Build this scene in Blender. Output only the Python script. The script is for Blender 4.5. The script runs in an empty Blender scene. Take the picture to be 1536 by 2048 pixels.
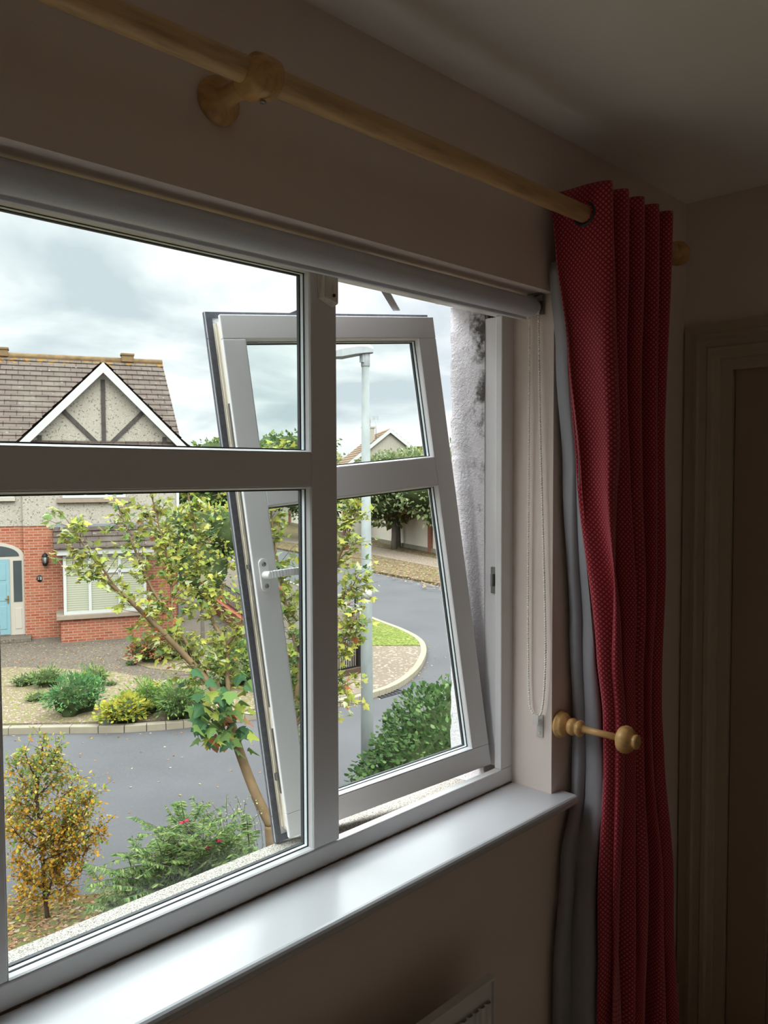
import bpy, math, random
from mathutils import Matrix, Vector, noise
sc = bpy.context.scene
COL = sc.collection
R_ = math.radians
# ---------------------------------------------------------------- camera
FPX = 1640.0
YAW, PIT, ROL = R_(45.45), R_(-2.58), R_(-0.2)
CZ = 1.70
Fv = Vector((math.sin(YAW)*math.cos(PIT), math.cos(YAW)*math.cos(PIT), math.sin(PIT)))
r0 = Vector((math.cos(YAW), -math.sin(YAW), 0)); u0 = r0.cross(Fv)
Rv = r0*math.cos(ROL)+u0*math.sin(ROL); Uv = -r0*math.sin(ROL)+u0*math.cos(ROL)
cam_data = bpy.data.cameras.new('camera')
cam = bpy.data.objects.new('camera', cam_data); COL.objects.link(cam)
cam_data.sensor_fit = 'HORIZONTAL'; cam_data.sensor_width = 36.0
cam_data.lens = 36.0*FPX/1536.0
cam_data.clip_start = 0.05; cam_data.clip_end = 1000
cam.matrix_world = Matrix(((Rv.x, Uv.x, -Fv.x, 0), (Rv.y, Uv.y, -Fv.y, 0), (Rv.z, Uv.z, -Fv.z, CZ), (0, 0, 0, 1)))
sc.camera = cam
# ---------------------------------------------------------------- render look
sc.view_settings.view_transform = 'Standard'; sc.view_settings.look = 'None'
sc.view_settings.gamma = 1.0; sc.view_settings.use_curve_mapping = False
sc.view_settings.exposure = 0.95
sc.render.engine = 'CYCLES'
cy = sc.cycles
cy.use_denoising = True
cy.max_bounces = 12; cy.diffuse_bounces = 8; cy.glossy_bounces = 4; cy.transmission_bounces = 6
cy.transparent_max_bounces = 24; cy.caustics_reflective = False; cy.caustics_refractive = False
cy.sample_clamp_indirect = 6.0
# ---------------------------------------------------------------- sky (world) and soft sun behind the cloud
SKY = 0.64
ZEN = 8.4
world = bpy.data.worlds.new('sky'); sc.world = world; world.use_nodes = True
wt = world.node_tree; wt.nodes.clear()
def wn(t, **k):
    n = wt.nodes.new(t)
    for a, b in k.items(): setattr(n, a, b)
    return n
def wmath(op, a, b=None):
    n = wn('ShaderNodeMath', operation=op)
    for i, v in enumerate((a, b)):
        if v is None: continue
        if isinstance(v, (int, float)): n.inputs[i].default_value = v
        else: wt.links.new(v, n.inputs[i])
    return n.outputs[0]
tc = wn('ShaderNodeTexCoord'); sp = wn('ShaderNodeSeparateXYZ'); wt.links.new(tc.outputs['Generated'], sp.inputs[0])
zz = wmath('ADD', wmath('MAXIMUM', sp.outputs[2], 0.0), 0.26)
cmb = wn('ShaderNodeCombineXYZ')
wt.links.new(wmath('DIVIDE', sp.outputs[0], zz), cmb.inputs[0]); wt.links.new(wmath('DIVIDE', sp.outputs[1], zz), cmb.inputs[1])
cmb.inputs[2].default_value = 3.4
nz = wn('ShaderNodeTexNoise'); nz.inputs['Scale'].default_value = 1.9; nz.inputs['Detail'].default_value = 9; nz.inputs['Roughness'].default_value = 0.52
nz.inputs['Distortion'].default_value = 0.35
wt.links.new(cmb.outputs[0], nz.inputs['Vector'])
rp = wn('ShaderNodeValToRGB'); e = rp.color_ramp.elements
e[0].position = 0.38; e[0].color = (0.60, 0.67, 0.72, 1)
e[1].position = 0.68; e[1].color = (1.18, 1.18, 1.18, 1)
x = rp.color_ramp.elements.new(0.48); x.color = (0.78, 0.83, 0.86, 1)
x = rp.color_ramp.elements.new(0.56); x.color = (0.95, 0.98, 0.99, 1)
wt.links.new(nz.outputs['Fac'], rp.inputs[0])
# an overcast sky is far brighter overhead than near the horizon
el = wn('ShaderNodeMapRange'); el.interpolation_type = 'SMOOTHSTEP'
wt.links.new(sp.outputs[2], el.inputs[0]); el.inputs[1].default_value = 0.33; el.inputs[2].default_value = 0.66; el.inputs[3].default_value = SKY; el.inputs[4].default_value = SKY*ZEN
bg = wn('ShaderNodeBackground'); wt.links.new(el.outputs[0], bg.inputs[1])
wo = wn('ShaderNodeOutputWorld')
wt.links.new(rp.outputs[0], bg.inputs[0]); wt.links.new(bg.outputs[0], wo.inputs[0])
sun_d = bpy.data.lights.new('sun', 'SUN'); sun_d.energy = 3.2; sun_d.angle = R_(55); sun_d.color = (1.0, 0.97, 0.92)
sun = bpy.data.objects.new('sun', sun_d); COL.objects.link(sun)
sun.rotation_euler = Vector((-0.35, -0.80, 0.60)).to_track_quat('Z', 'Y').to_euler()
# sampling portal for the window opening: gives off no light of its own
pd = bpy.data.lights.new('window_portal', 'AREA'); pd.shape = 'RECTANGLE'; pd.size = 2.05; pd.size_y = 1.28; pd.cycles.is_portal = True
po = bpy.data.objects.new('window_portal', pd); COL.objects.link(po); po.location = (0.76, 1.40, 1.51)
po.rotation_euler = (R_(-90), 0, 0)

# ---------------------------------------------------------------- helpers
G = -2.70                      # garden level outside, below this upstairs floor
RG = G-0.10                    # road surface
def ray(px, py): return Fv*FPX + Rv*(px-768) - Uv*(py-1024)
def gp(px, py, z=G):           # the spot of ground seen at a place in the photo
    d = ray(px, py); t = (z-CZ)/d.z; return Vector((d.x*t, d.y*t, z))
def at(px, py, dist):          # a spot at a horizontal distance from the viewer
    d = ray(px, py); t = dist/math.hypot(d.x, d.y); return Vector((d.x*t, d.y*t, CZ+d.z*t))
WM = {}
def empty(name, loc=(0, 0, 0), rotz=0, label=None, cat=None, group=None, kind=None, mat=None):
    o = bpy.data.objects.new(name, None); COL.objects.link(o); o.empty_display_size = 0.1
    m = mat if mat is not None else Matrix.Translation(loc) @ Matrix.Rotation(rotz, 4, 'Z')
    o.matrix_world = m; WM[o.name] = m.copy()
    tag(o, label, cat, group, kind); return o
def tag(o, label=None, cat=None, group=None, kind=None):
    if label: o['label'] = label
    if cat: o['category'] = cat
    if group: o['group'] = group
    if kind: o['kind'] = kind
    return o
def wm(o): return WM.get(o.name, Matrix.Identity(4))
class MB:
    def __init__(s): s.v = []; s.f = []; s.uv = None; s.c = None; s.sm = set()
    def add(s, vs, fs, smooth=False):
        n = len(s.v); s.v += [Vector(p) for p in vs]
        for f in fs:
            if smooth: s.sm.add(len(s.f))
            s.f.append(tuple(i+n for i in f))
        return s
    def box(s, x0, x1, y0, y1, z0, z1, M=None):
        vs = [Vector((x, y, z)) for z in (z0, z1) for y in (y0, y1) for x in (x0, x1)]
        if M is not None: vs = [M @ p for p in vs]
        return s.add(vs, [(0, 2, 3, 1), (4, 5, 7, 6), (0, 1, 5, 4), (1, 3, 7, 5), (3, 2, 6, 7), (2, 0, 4, 6)])
    def beam(s, a, b, w, h, up=(0, 0, 1)):   # box along a->b
        a = Vector(a); b = Vector(b); d = (b-a); L = d.length; d.normalize()
        x = d.cross(Vector(up)).normalized(); y = x.cross(d)
        M = Matrix(((x.x, d.x, y.x, a.x), (x.y, d.y, y.y, a.y), (x.z, d.z, y.z, a.z), (0, 0, 0, 1)))
        return s.box(-w/2, w/2, 0, L, -h/2, h/2, M)
    def tube(s, pts, rad, n=10, cap=True):
        pts = [Vector(p) for p in pts]
        if not isinstance(rad, (list, tuple)): rad = [rad]*len(pts)
        prev = None; rings = []
        for i, p in enumerate(pts):
            d = (pts[min(i+1, len(pts)-1)]-pts[max(i-1, 0)])
            d = d.normalized() if d.length > 1e-9 else Vector((0, 0, 1))
            if prev is None:
                a = Vector((0, 0, 1)) if abs(d.z) < .9 else Vector((1, 0, 0)); x = d.cross(a).normalized()
            else:
                x = (prev-d*prev.dot(d)); x = x.normalized() if x.length > 1e-6 else d.orthogonal().normalized()
            prev = x; y = d.cross(x)
            rings.append([p+(x*math.cos(2*math.pi*k/n)+y*math.sin(2*math.pi*k/n))*rad[i] for k in range(n)])
        vs = [q for r in rings for q in r]; fs = []
        for i in range(len(pts)-1):
            for k in range(n):
                fs.append((i*n+k, i*n+(k+1) % n, (i+1)*n+(k+1) % n, (i+1)*n+k))
        s.add(vs, fs, True)
        if cap:
            b = len(s.v)-len(vs)
            s.f.append(tuple(b+k for k in range(n))[::-1]); s.f.append(tuple(b+(len(pts)-1)*n+k for k in range(n)))
        return s
    def lathe(s, prof, M, n=28):             # prof: (radius, height) along local z
        vs = [M @ Vector((r*math.cos(2*math.pi*k/n), r*math.sin(2*math.pi*k/n), h)) for r, h in prof for k in range(n)]
        fs = [(i*n+k, i*n+(k+1) % n, (i+1)*n+(k+1) % n, (i+1)*n+k) for i in range(len(prof)-1) for k in range(n)]
        b = len(s.v); s.add(vs, fs, True)
        s.f.append(tuple(b+k for k in range(n))[::-1]); s.f.append(tuple(b+(len(prof)-1)*n+k for k in range(n)))
        return s
    def prism(s, poly, h0, h1, M=None):      # polygon in xy, extruded along z
        n = len(poly); vs = [Vector((p[0], p[1], h)) for h in (h0, h1) for p in poly]
        if M is not None: vs = [M @ p for p in vs]
        return s.add(vs, [tuple(range(n))[::-1], tuple(range(n, 2*n))]+[(i, (i+1) % n, n+(i+1) % n, n+i) for i in range(n)])
    def ico(s, c, r, sub=1):
        t = (1+5**.5)/2
        vs = [Vector(p).normalized() for p in ((-1, t, 0), (1, t, 0), (-1, -t, 0), (1, -t, 0), (0, -1, t), (0, 1, t), (0, -1, -t), (0, 1, -t), (t, 0, -1), (t, 0, 1), (-t, 0, -1), (-t, 0, 1))]
        fs = [(0, 11, 5), (0, 5, 1), (0, 1, 7), (0, 7, 10), (0, 10, 11), (1, 5, 9), (5, 11, 4), (11, 10, 2), (10, 7, 6), (7, 1, 8), (3, 9, 4), (3, 4, 2), (3, 2, 6), (3, 6, 8), (3, 8, 9), (4, 9, 5), (2, 4, 11), (6, 2, 10), (8, 6, 7), (9, 8, 1)]
        for _ in range(sub):
            nf = []; cache = {}
            def mid(a, b):
                k = (min(a, b), max(a, b))
                if k not in cache: vs.append((vs[a]+vs[b]).normalized()); cache[k] = len(vs)-1
                return cache[k]
            for a, b, c_ in fs:
                ab, bc, ca = mid(a, b), mid(b, c_), mid(c_, a); nf += [(a, ab, ca), (b, bc, ab), (c_, ca, bc), (ab, bc, ca)]
            fs = nf
        r = r if isinstance(r, (tuple, list)) else (r, r, r)
        return s.add([Vector(c)+Vector((p.x*r[0], p.y*r[1], p.z*r[2])) for p in vs], fs, True)
    def build(s, name, m, parent=None, world=True, bevel=0, label=None, cat=None, group=None, kind=None, fix=True):
        me = bpy.data.meshes.new(name)
        vs = s.v
        if parent is not None and world:
            inv = wm(parent).inverted(); vs = [inv @ p for p in vs]
        me.from_pydata([tuple(p) for p in vs], [], s.f)
        if s.sm: me.polygons.foreach_set('use_smooth', [i in s.sm for i in range(len(s.f))])
        if s.uv:
            l = me.uv_layers.new(name='UVMap')
            for li, lp in enumerate(me.loops): l.data[li].uv = s.uv[lp.vertex_index]
        if s.c:                                # one colour per face
            ca = me.color_attributes.new('leafcol', 'FLOAT_COLOR', 'CORNER'); k = 0; buf = []
            for i, p in enumerate(me.polygons): buf += list(s.c[i])*p.loop_total
            ca.data.foreach_set('color', buf)
        if fix:
            import bmesh
            bm = bmesh.new(); bm.from_mesh(me); bmesh.ops.recalc_face_normals(bm, faces=bm.faces); bm.to_mesh(me); bm.free()
        me.materials.append(m); me.update()
        o = bpy.data.objects.new(name, me); COL.objects.link(o)
        if parent is not None: o.parent = parent; WM[o.name] = wm(parent)
        if bevel:
            b = o.modifiers.new('bevel', 'BEVEL'); b.width = bevel; b.segments = 2; b.limit_method = 'ANGLE'; b.angle_limit = R_(40)
        return tag(o, label, cat, group, kind)
def smoothpath(pts, k=6):
    pts = [Vector(p) for p in pts]; out = []
    for i in range(len(pts)-1):
        p0 = pts[max(i-1, 0)]; p1 = pts[i]; p2 = pts[i+1]; p3 = pts[min(i+2, len(pts)-1)]
        for j in range(k):
            t = j/k; out.append(0.5*((2*p1)+(-p0+p2)*t+(2*p0-5*p1+4*p2-p3)*t*t+(-p0+3*p1-3*p2+p3)*t**3))
    out.append(pts[-1]); return out
def lerp(a, b, t): return a+(b-a)*t
def interp(x, tab):
    if x <= tab[0][0]: return tab[0][1]
    for (a, va), (b, vb) in zip(tab, tab[1:]):
        if x <= b:
            t = (x-a)/(b-a); t = t*t*(3-2*t); return va+(vb-va)*t
    return tab[-1][1]
# ---------------------------------------------------------------- materials
def srgb(r, g, b):
    return tuple((c/255/12.92 if c/255 <= .04045 else ((c/255+.055)/1.055)**2.4) for c in (r, g, b))+(1,)
OUTSIDE = False
class MT:
    def __init__(s, name, rough=.6, spec=.5):
        s.m = bpy.data.materials.new(name); s.m.use_nodes = True; s.t = s.m.node_tree
        s.b = s.t.nodes['Principled BSDF']; s.b.inputs['Roughness'].default_value = rough
        s.b.inputs['Specular IOR Level'].default_value = spec*(.25 if OUTSIDE else 1)
        s.tc = s.t.nodes.new('ShaderNodeTexCoord')
    def n(s, t, **k):
        x = s.t.nodes.new(t)
        for a, b in k.items(): setattr(x, a, b)
        return x
    def l(s, a, b): s.t.links.new(a, b)
    def math(s, op, a, b=None, c=None):
        n = s.n('ShaderNodeMath', operation=op)
        for i, v in enumerate((a, b, c)):
            if v is None: continue
            if isinstance(v, (int, float)): n.inputs[i].default_value = v
            else: s.l(v, n.inputs[i])
        return n.outputs[0]
    def noise(s, scale, detail=4, rough=.55, vec=None, stretch=None):
        n = s.n('ShaderNodeTexNoise'); n.inputs['Scale'].default_value = scale; n.inputs['Detail'].default_value = detail; n.inputs['Roughness'].default_value = rough
        v = vec if vec is not None else s.tc.outputs['Object']
        if stretch:
            mp = s.n('ShaderNodeMapping'); mp.inputs['Scale'].default_value = stretch; s.l(v, mp.inputs[0]); v = mp.outputs[0]
        s.l(v, n.inputs['Vector']); return n.outputs['Fac']
    def ramp(s, fac, stops):
        r = s.n('ShaderNodeValToRGB'); e = r.color_ramp.elements
        e[0].position, e[0].color = stops[0]; e[1].position, e[1].color = stops[-1]
        for p, c in stops[1:-1]: x = e.new(p); x.color = c
        s.l(fac, r.inputs[0]); return r.outputs[0]
    def mix(s, fac, a, b, mode='MIX'):
        n = s.n('ShaderNodeMix', data_type='RGBA', blend_type=mode)
        for i, v in ((0, fac), (6, a), (7, b)):
            if isinstance(v, (int, float, tuple)): n.inputs[i].default_value = v
            else: s.l(v, n.inputs[i])
        return n.outputs[2]
    def color(s, c):
        if isinstance(c, tuple): s.b.inputs['Base Color'].default_value = c
        else: s.l(c, s.b.inputs['Base Color'])
        return s
    def bump(s, h, strength=.3, dist=.01):
        b = s.n('ShaderNodeBump'); b.inputs['Strength'].default_value = strength; b.inputs['Distance'].default_value = dist
        s.l(h, b.inputs['Height']); s.l(b.outputs[0], s.b.inputs['Normal']); return s
def simple(name, c, rough=.6, var=.12, scale=12, bump=0, bd=.002, spec=.5, metal=0, stretch=None, bscale=None):
    t = MT(name, rough, spec); t.b.inputs['Metallic'].default_value = metal
    f = t.noise(scale, stretch=stretch)
    lo = tuple(max(0, v*(1-var)) for v in c[:3])+(1,); hi = tuple(min(1, v*(1+var)) for v in c[:3])+(1,)
    t.color(t.ramp(f, [(0.3, lo), (0.7, hi)]))
    if bump: t.bump(t.noise(bscale or scale*4, stretch=stretch), bump, bd)
    return t.m
def speckle(name, base, spots, rough=.9, scale=60, thr=.62, big=1.5, var=.1, bump=.2):
    t = MT(name, rough, .2)
    c = t.ramp(t.noise(big), [(0.3, tuple(v*(1-var) for v in base[:3])+(1,)), (0.7, tuple(min(1, v*(1+var)) for v in base[:3])+(1,))])
    for i, (sc_, col) in enumerate(spots):
        f = t.noise(scale*sc_, 2); f = t.ramp(f, [(thr-.06, (0, 0, 0, 1)), (thr-.03, (1, 1, 1, 1))]); c = t.mix(f, c, col)
    t.color(c); t.bump(t.noise(scale, 3), bump, .01); return t.m
def leafmat(name):
    t = MT(name, .5, .3); a = t.n('ShaderNodeAttribute', attribute_name='leafcol'); t.color(a.outputs[0])
    tr = t.n('ShaderNodeBsdfTranslucent'); t.l(a.outputs[0], tr.inputs[0]); mx = t.n('ShaderNodeMixShader'); mx.inputs[0].default_value = .35
    t.l(t.b.outputs[0], mx.inputs[1]); t.l(tr.outputs[0], mx.inputs[2]); t.l(mx.outputs[0], t.t.nodes['Material Output'].inputs[0]); return t.m
def glassmat(name, tint=(.95, .98, .97, 1), refl=.05):
    t = MT(name); tr = t.n('ShaderNodeBsdfTransparent'); tr.inputs[0].default_value = tint
    gl = t.n('ShaderNodeBsdfGlossy'); gl.inputs['Roughness'].default_value = 0.0
    ge = t.n('ShaderNodeNewGeometry'); fr = t.n('ShaderNodeFresnel'); t.l(t.math('SUBTRACT', 1.45, t.math('MULTIPLY', ge.outputs['Backfacing'], 1.45-1/1.45)), fr.inputs[0])
    mx = t.n('ShaderNodeMixShader'); t.l(fr.outputs[0], mx.inputs[0]); t.l(tr.outputs[0], mx.inputs[1]); t.l(gl.outputs[0], mx.inputs[2])
    t.l(mx.outputs[0], t.t.nodes['Material Output'].inputs[0]); return t.m
def brickmat(name, c1, c2, mortar, vx=1.0):
    t = MT(name, .85, .2); sp = t.n('ShaderNodeSeparateXYZ'); t.l(t.tc.outputs['Object'], sp.inputs[0])
    cm = t.n('ShaderNodeCombineXYZ'); t.l(t.math('ADD', sp.outputs[0], sp.outputs[1]), cm.inputs[0]); t.l(sp.outputs[2], cm.inputs[1])
    b = t.n('ShaderNodeTexBrick'); t.l(cm.outputs[0], b.inputs['Vector'])
    b.inputs['Color1'].default_value = c1; b.inputs['Color2'].default_value = c2; b.inputs['Mortar'].default_value = mortar
    b.inputs['Scale'].default_value = 1; b.inputs['Brick Width'].default_value = .225; b.inputs['Row Height'].default_value = .075; b.inputs['Mortar Size'].default_value = .011
    f = t.noise(3.0, 5); c = t.mix(t.ramp(f, [(.45, (0, 0, 0, 1)), (.75, (.5, .5, .5, 1))]), b.outputs[0], og(205, 150, 120))
    t.color(c); t.bump(t.math('SUBTRACT', 1.0, b.outputs['Fac']), .3, .01); return t.m
def tilemat(name, base, lichen, ridge=False):
    t = MT(name, .9, .2); sp = t.n('ShaderNodeSeparateXYZ'); t.l(t.tc.outputs['UV'], sp.inputs[0])
    b = t.n('ShaderNodeTexBrick'); t.l(t.tc.outputs['UV'], b.inputs['Vector']); b.inputs['Scale'].default_value = 1
    b.inputs['Color1'].default_value = base; b.inputs['Color2'].default_value = tuple(v*1.25 for v in base[:3])+(1,); b.inputs['Mortar'].default_value = tuple(v*.45 for v in base[:3])+(1,)
    b.inputs['Brick Width'].default_value = .33; b.inputs['Row Height'].default_value = .30; b.inputs['Mortar Size'].default_value = .012
    c = b.outputs[0]
    c = t.mix(t.ramp(t.noise(9, 3), [(.66, (0, 0, 0, 1)), (.70, (.8, .8, .8, 1))]), c, og(190, 184, 176))
    c = t.mix(t.ramp(t.noise(1.4, 5), [(.45, (0, 0, 0, 1)), (.7, (.5, .5, .5, 1))]), c, og(150, 142, 128))
    if lichen:                         # orange lichen that grows along the ridge (uv.y = 0 there)
        up = t.math('SUBTRACT', 1.0, t.math('MULTIPLY', sp.outputs[1], 1.6))
        f = t.math('ADD', t.noise(5, 5), t.math('MULTIPLY', up, .25))
        c = t.mix(t.ramp(f, [(.66, (0, 0, 0, 1)), (.74, (.9, .9, .9, 1))]), c, og(176, 132, 66))
    t.color(c); t.bump(t.noise(30, 4), .4, .01); return t.m
def woodmat(name, c, stretch, rough=.45):
    t = MT(name, rough, .4); f = t.noise(14, 6, .6, stretch=stretch)
    lo = tuple(v*.72 for v in c[:3])+(1,); hi = tuple(min(1, v*1.18) for v in c[:3])+(1,)
    t.color(t.ramp(f, [(.32, lo), (.5, c), (.7, hi)])); t.bump(f, .08, .002); return t.m

M = {}
M['wall'] = simple('beige_wall_paint', srgb(226, 211, 202), .85, .03, 3, .10, .002, bscale=220)
M['ceiling'] = simple('ceiling_paint', srgb(240, 236, 230), .9, .02, 3, .08, .002, bscale=150)
M['floor'] = simple('carpet', srgb(196, 184, 168), .95, .12, 90, .4, .004)
M['trim'] = simple('cream_gloss_paint', srgb(192, 178, 160), .4, .03, 4)
M['door'] = simple('door_paint', srgb(172, 152, 134), .45, .03, 4)
M['upvc'] = simple('white_plastic_frame', srgb(226, 224, 224), .28, .02, 5)
t = MT('grime_black', .9); t.color(t.ramp(t.noise(160, 3), [(.45, srgb(38, 34, 32)), (.62, srgb(150, 130, 112))])); M['grime'] = t.m
M['gasket'] = simple('black_rubber', srgb(34, 36, 40), .6, .2, 60)
M['grey_gasket'] = simple('grey_rubber_seal', srgb(84, 86, 94), .8, .3, 120)
M['glass'] = glassmat('window_glass')
M['silver'] = simple('aluminium_spacer', srgb(240, 247, 250), .5, .04, 400)
M['steel'] = simple('steel', srgb(150, 148, 145), .35, .15, 40, metal=.9)
t = MT('cream_rebate_plastic', .5); st = t.ramp(t.noise(9, 6, .65, stretch=(6, 6, 1)), [(.5, (0, 0, 0, 1)), (.72, (.8, .8, .8, 1))])
t.color(t.mix(st, srgb(226, 218, 204), srgb(150, 136, 118))); M['rebate'] = t.m
t = MT('glossy_sill_paint', .26, .5); st = t.ramp(t.noise(38, 3), [(.76, (0, 0, 0, 1)), (.80, (.6, .6, .6, 1))])
t.color(t.mix(st, srgb(192, 191, 194), srgb(140, 132, 126))); t.bump(t.noise(5, 4), .06, .004); M['sill'] = t.m
M['pine'] = woodmat('pine_varnish', srgb(200, 164, 116), (.6, 6, 6))
M['pine_y'] = woodmat('turned_pine', srgb(200, 156, 98), (5, .8, 5), .32)
M['blind'] = simple('blind_fabric', srgb(214, 216, 224), .8, .03, 200)
M['chain'] = simple('white_bead_plastic', srgb(246, 242, 234), .35, .03, 30)
M['radiator'] = simple('radiator_enamel', srgb(214, 214, 212), .35, .02, 5)
t = MT('clear_plastic', .15); t.b.inputs['Alpha'].default_value = .55; t.color(srgb(225, 222, 215)); M['clear'] = t.m
M['lining'] = simple('silver_grey_lining', srgb(158, 158, 164), .6, .06, 6, .15, .003, bscale=40)
# crimson damask: small pale diamonds on red, running with the cloth
t = MT('crimson_diamond_cloth', .62, .3); sp = t.n('ShaderNodeSeparateXYZ'); t.l(t.tc.outputs['UV'], sp.inputs[0])
ua = t.math('MULTIPLY', sp.outputs[0], 1/.0125); va = t.math('MULTIPLY', sp.outputs[1], 1/.0125)
def tri(v): return t.math('ABSOLUTE', t.math('SUBTRACT', t.math('FRACT', v), .5))
mx_ = t.math('MAXIMUM', tri(t.math('ADD', ua, va)), tri(t.math('SUBTRACT', ua, va)))
dia = t.ramp(mx_, [(.27, (1, 1, 1, 1)), (.36, (0, 0, 0, 1))])
c = t.mix(dia, srgb(134, 10, 34), srgb(200, 84, 92)); t.color(c); t.bump(mx_, .25, .001)
t.b.inputs['Sheen Weight'].default_value = .25; M['crimson'] = t.m
# outdoors
OUT = 0.32
def oh(r, g, b): return tuple(v*.95 for v in srgb(r, g, b)[:3])+(1,)
def og(r, g, b): return tuple(v*OUT for v in srgb(r, g, b)[:3])+(1,)
OUTSIDE = True
M['roughcast_white'] = None
t = MT('white_roughcast', .95, .1); sp = t.n('ShaderNodeSeparateXYZ'); t.l(t.tc.outputs['Object'], sp.inputs[0])
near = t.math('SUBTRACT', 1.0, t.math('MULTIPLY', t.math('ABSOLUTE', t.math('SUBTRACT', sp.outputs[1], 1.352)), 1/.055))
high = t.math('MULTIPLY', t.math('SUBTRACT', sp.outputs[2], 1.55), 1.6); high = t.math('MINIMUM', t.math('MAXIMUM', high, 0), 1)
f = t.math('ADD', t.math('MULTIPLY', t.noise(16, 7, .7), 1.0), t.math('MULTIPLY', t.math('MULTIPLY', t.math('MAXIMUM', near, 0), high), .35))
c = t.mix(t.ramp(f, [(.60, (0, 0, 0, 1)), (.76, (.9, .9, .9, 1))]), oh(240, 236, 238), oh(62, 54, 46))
t.color(c); t.bump(t.noise(130, 4, .6), .9, .006); M['roughcast_white'] = t.m
M['concrete_sill'] = speckle('speckled_concrete_sill', oh(186, 180, 170), [(4, oh(140, 132, 120)), (7, oh(92, 86, 76))], scale=60, thr=.60, big=8)
M['tarmac'] = speckle('grey_tarmac', og(120, 118, 120), [(.9, og(130, 129, 130))], scale=40, thr=.66, big=.5, var=.10)
M['paving'] = speckle('block_paving', og(134, 122, 110), [(.7, og(180, 166, 148)), (.5, og(112, 100, 90))], scale=36, thr=.66, big=.8, var=.12)
M['gravel'] = speckle('buff_gravel', og(170, 150, 130), [(.6, og(228, 206, 182)), (.8, og(140, 116, 94)), (.3, og(150, 150, 90))], scale=40, thr=.60, big=1.2, var=.14)
M['leaflitter'] = speckle('soil_with_fallen_leaves', og(140, 112, 82), [(.6, og(206, 164, 112)), (.8, og(92, 70, 50)), (.5, og(120, 124, 66))], scale=36, thr=.58, big=1.2, var=.25)
M['verge'] = speckle('verge_of_grass_and_leaves', og(150, 128, 100), [(.10, og(196, 160, 140)), (.2, og(126, 130, 72)), (.15, og(120, 96, 78))], scale=40, thr=.56, big=.3, var=.2)
M['footpath'] = speckle('pinkish_footpath', og(158, 142, 126), [(.4, og(214, 194, 172)), (.25, og(164, 140, 120))], scale=30, thr=.64, big=.5, var=.08)
M['kerb'] = simple('kerb_stone', og(190, 178, 156), .9, .12, 3)
M['lawn'] = speckle('lawn_grass', og(150, 158, 78), [(.4, og(172, 176, 100)), (.5, og(100, 122, 50))], scale=30, thr=.58, big=.5, var=.15)
M['brick'] = brickmat('red_brick', og(186, 96, 70), og(214, 128, 98), og(206, 176, 154))
M['pebbledash'] = speckle('cream_pebbledash', og(212, 204, 188), [(.9, og(150, 138, 124)), (1.4, og(232, 226, 212))], scale=24, thr=.66, big=.6, var=.05, bump=.4)
M['tile'] = tilemat('roof_tile', og(122, 108, 100), True)
M['tile2'] = tilemat('porch_tile', og(110, 96, 90), False)
M['tile3'] = tilemat('far_roof_tile', og(176, 146, 120), True)
M['ridge'] = simple('ridge_tile_with_lichen', og(160, 132, 96), .9, .3, 4)
M['timber'] = simple('weathered_dark_timber', og(98, 92, 88), .8, .2, 8)
M['white'] = simple('white_paint_outdoors', og(242, 242, 238), .5, .02, 5)
M['cream'] = simple('cream_door_frame', og(226, 216, 200), .5, .02, 5)
M['lead'] = simple('lead_flashing', og(160, 166, 172), .6, .1, 5)
M['sillstone'] = simple('stone_window_sill', og(184, 166, 148), .85, .08, 8)
M['doorblue'] = simple('pale_blue_paint', og(158, 202, 212), .4, .03, 4)
M['brass'] = simple('brass', og(196, 164, 96), .3, .1, 20, metal=.6)
M['darkglass'] = simple('dark_house_glass', og(88, 96, 98), .1, .1, 3)
M['black'] = simple('black_iron', og(38, 40, 44), .45, .1, 10)
M['galv'] = simple('galvanised_steel', og(176, 182, 180), .5, .14, 7, stretch=(1, 1, .5))
M['sticker'] = simple('white_band', og(232, 232, 222), .5, .03, 6)
M['lampwhite'] = simple('lamp_housing', og(206, 212, 214), .4, .08, 14)
M['lampglass'] = simple('lantern_glass', og(214, 218, 210), .2, .05, 10)
M['slat'] = None
t = MT('pale_slats', .6); sp = t.n('ShaderNodeSeparateXYZ'); t.l(t.tc.outputs['Object'], sp.inputs[0])
w = t.math('FRACT', t.math('MULTIPLY', sp.outputs[2], 1/.06)); t.color(t.ramp(w, [(.0, og(120, 126, 108)), (.28, og(222, 222, 196)), (1, og(206, 208, 182))])); M['slat'] = t.m
M['terracotta'] = simple('terracotta', og(200, 112, 84), .8, .1, 5)
M['boundary'] = simple('rendered_boundary_wall', tuple(v*.80 for v in srgb(214, 204, 188)[:3])+(1,), .9, .06, .8, .2, .01)
M['bark'] = simple('smooth_brown_bark', og(166, 138, 104), .85, .22, 9, .3, .01)
M['darkbark'] = simple('dark_bark', og(104, 84, 66), .85, .2, 9, .3, .01)
M['greybark'] = simple('grey_bark', og(150, 142, 128), .85, .15, 4)
M['leaf'] = leafmat('leaves')
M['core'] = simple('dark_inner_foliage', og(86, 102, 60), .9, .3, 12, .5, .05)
M['petal'] = simple('crimson_petals', og(206, 60, 92), .6, .15, 30)
M['paper'] = simple('white_plastic_litter', og(232, 244, 242), .6, .03, 10)

OUTSIDE = False
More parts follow.
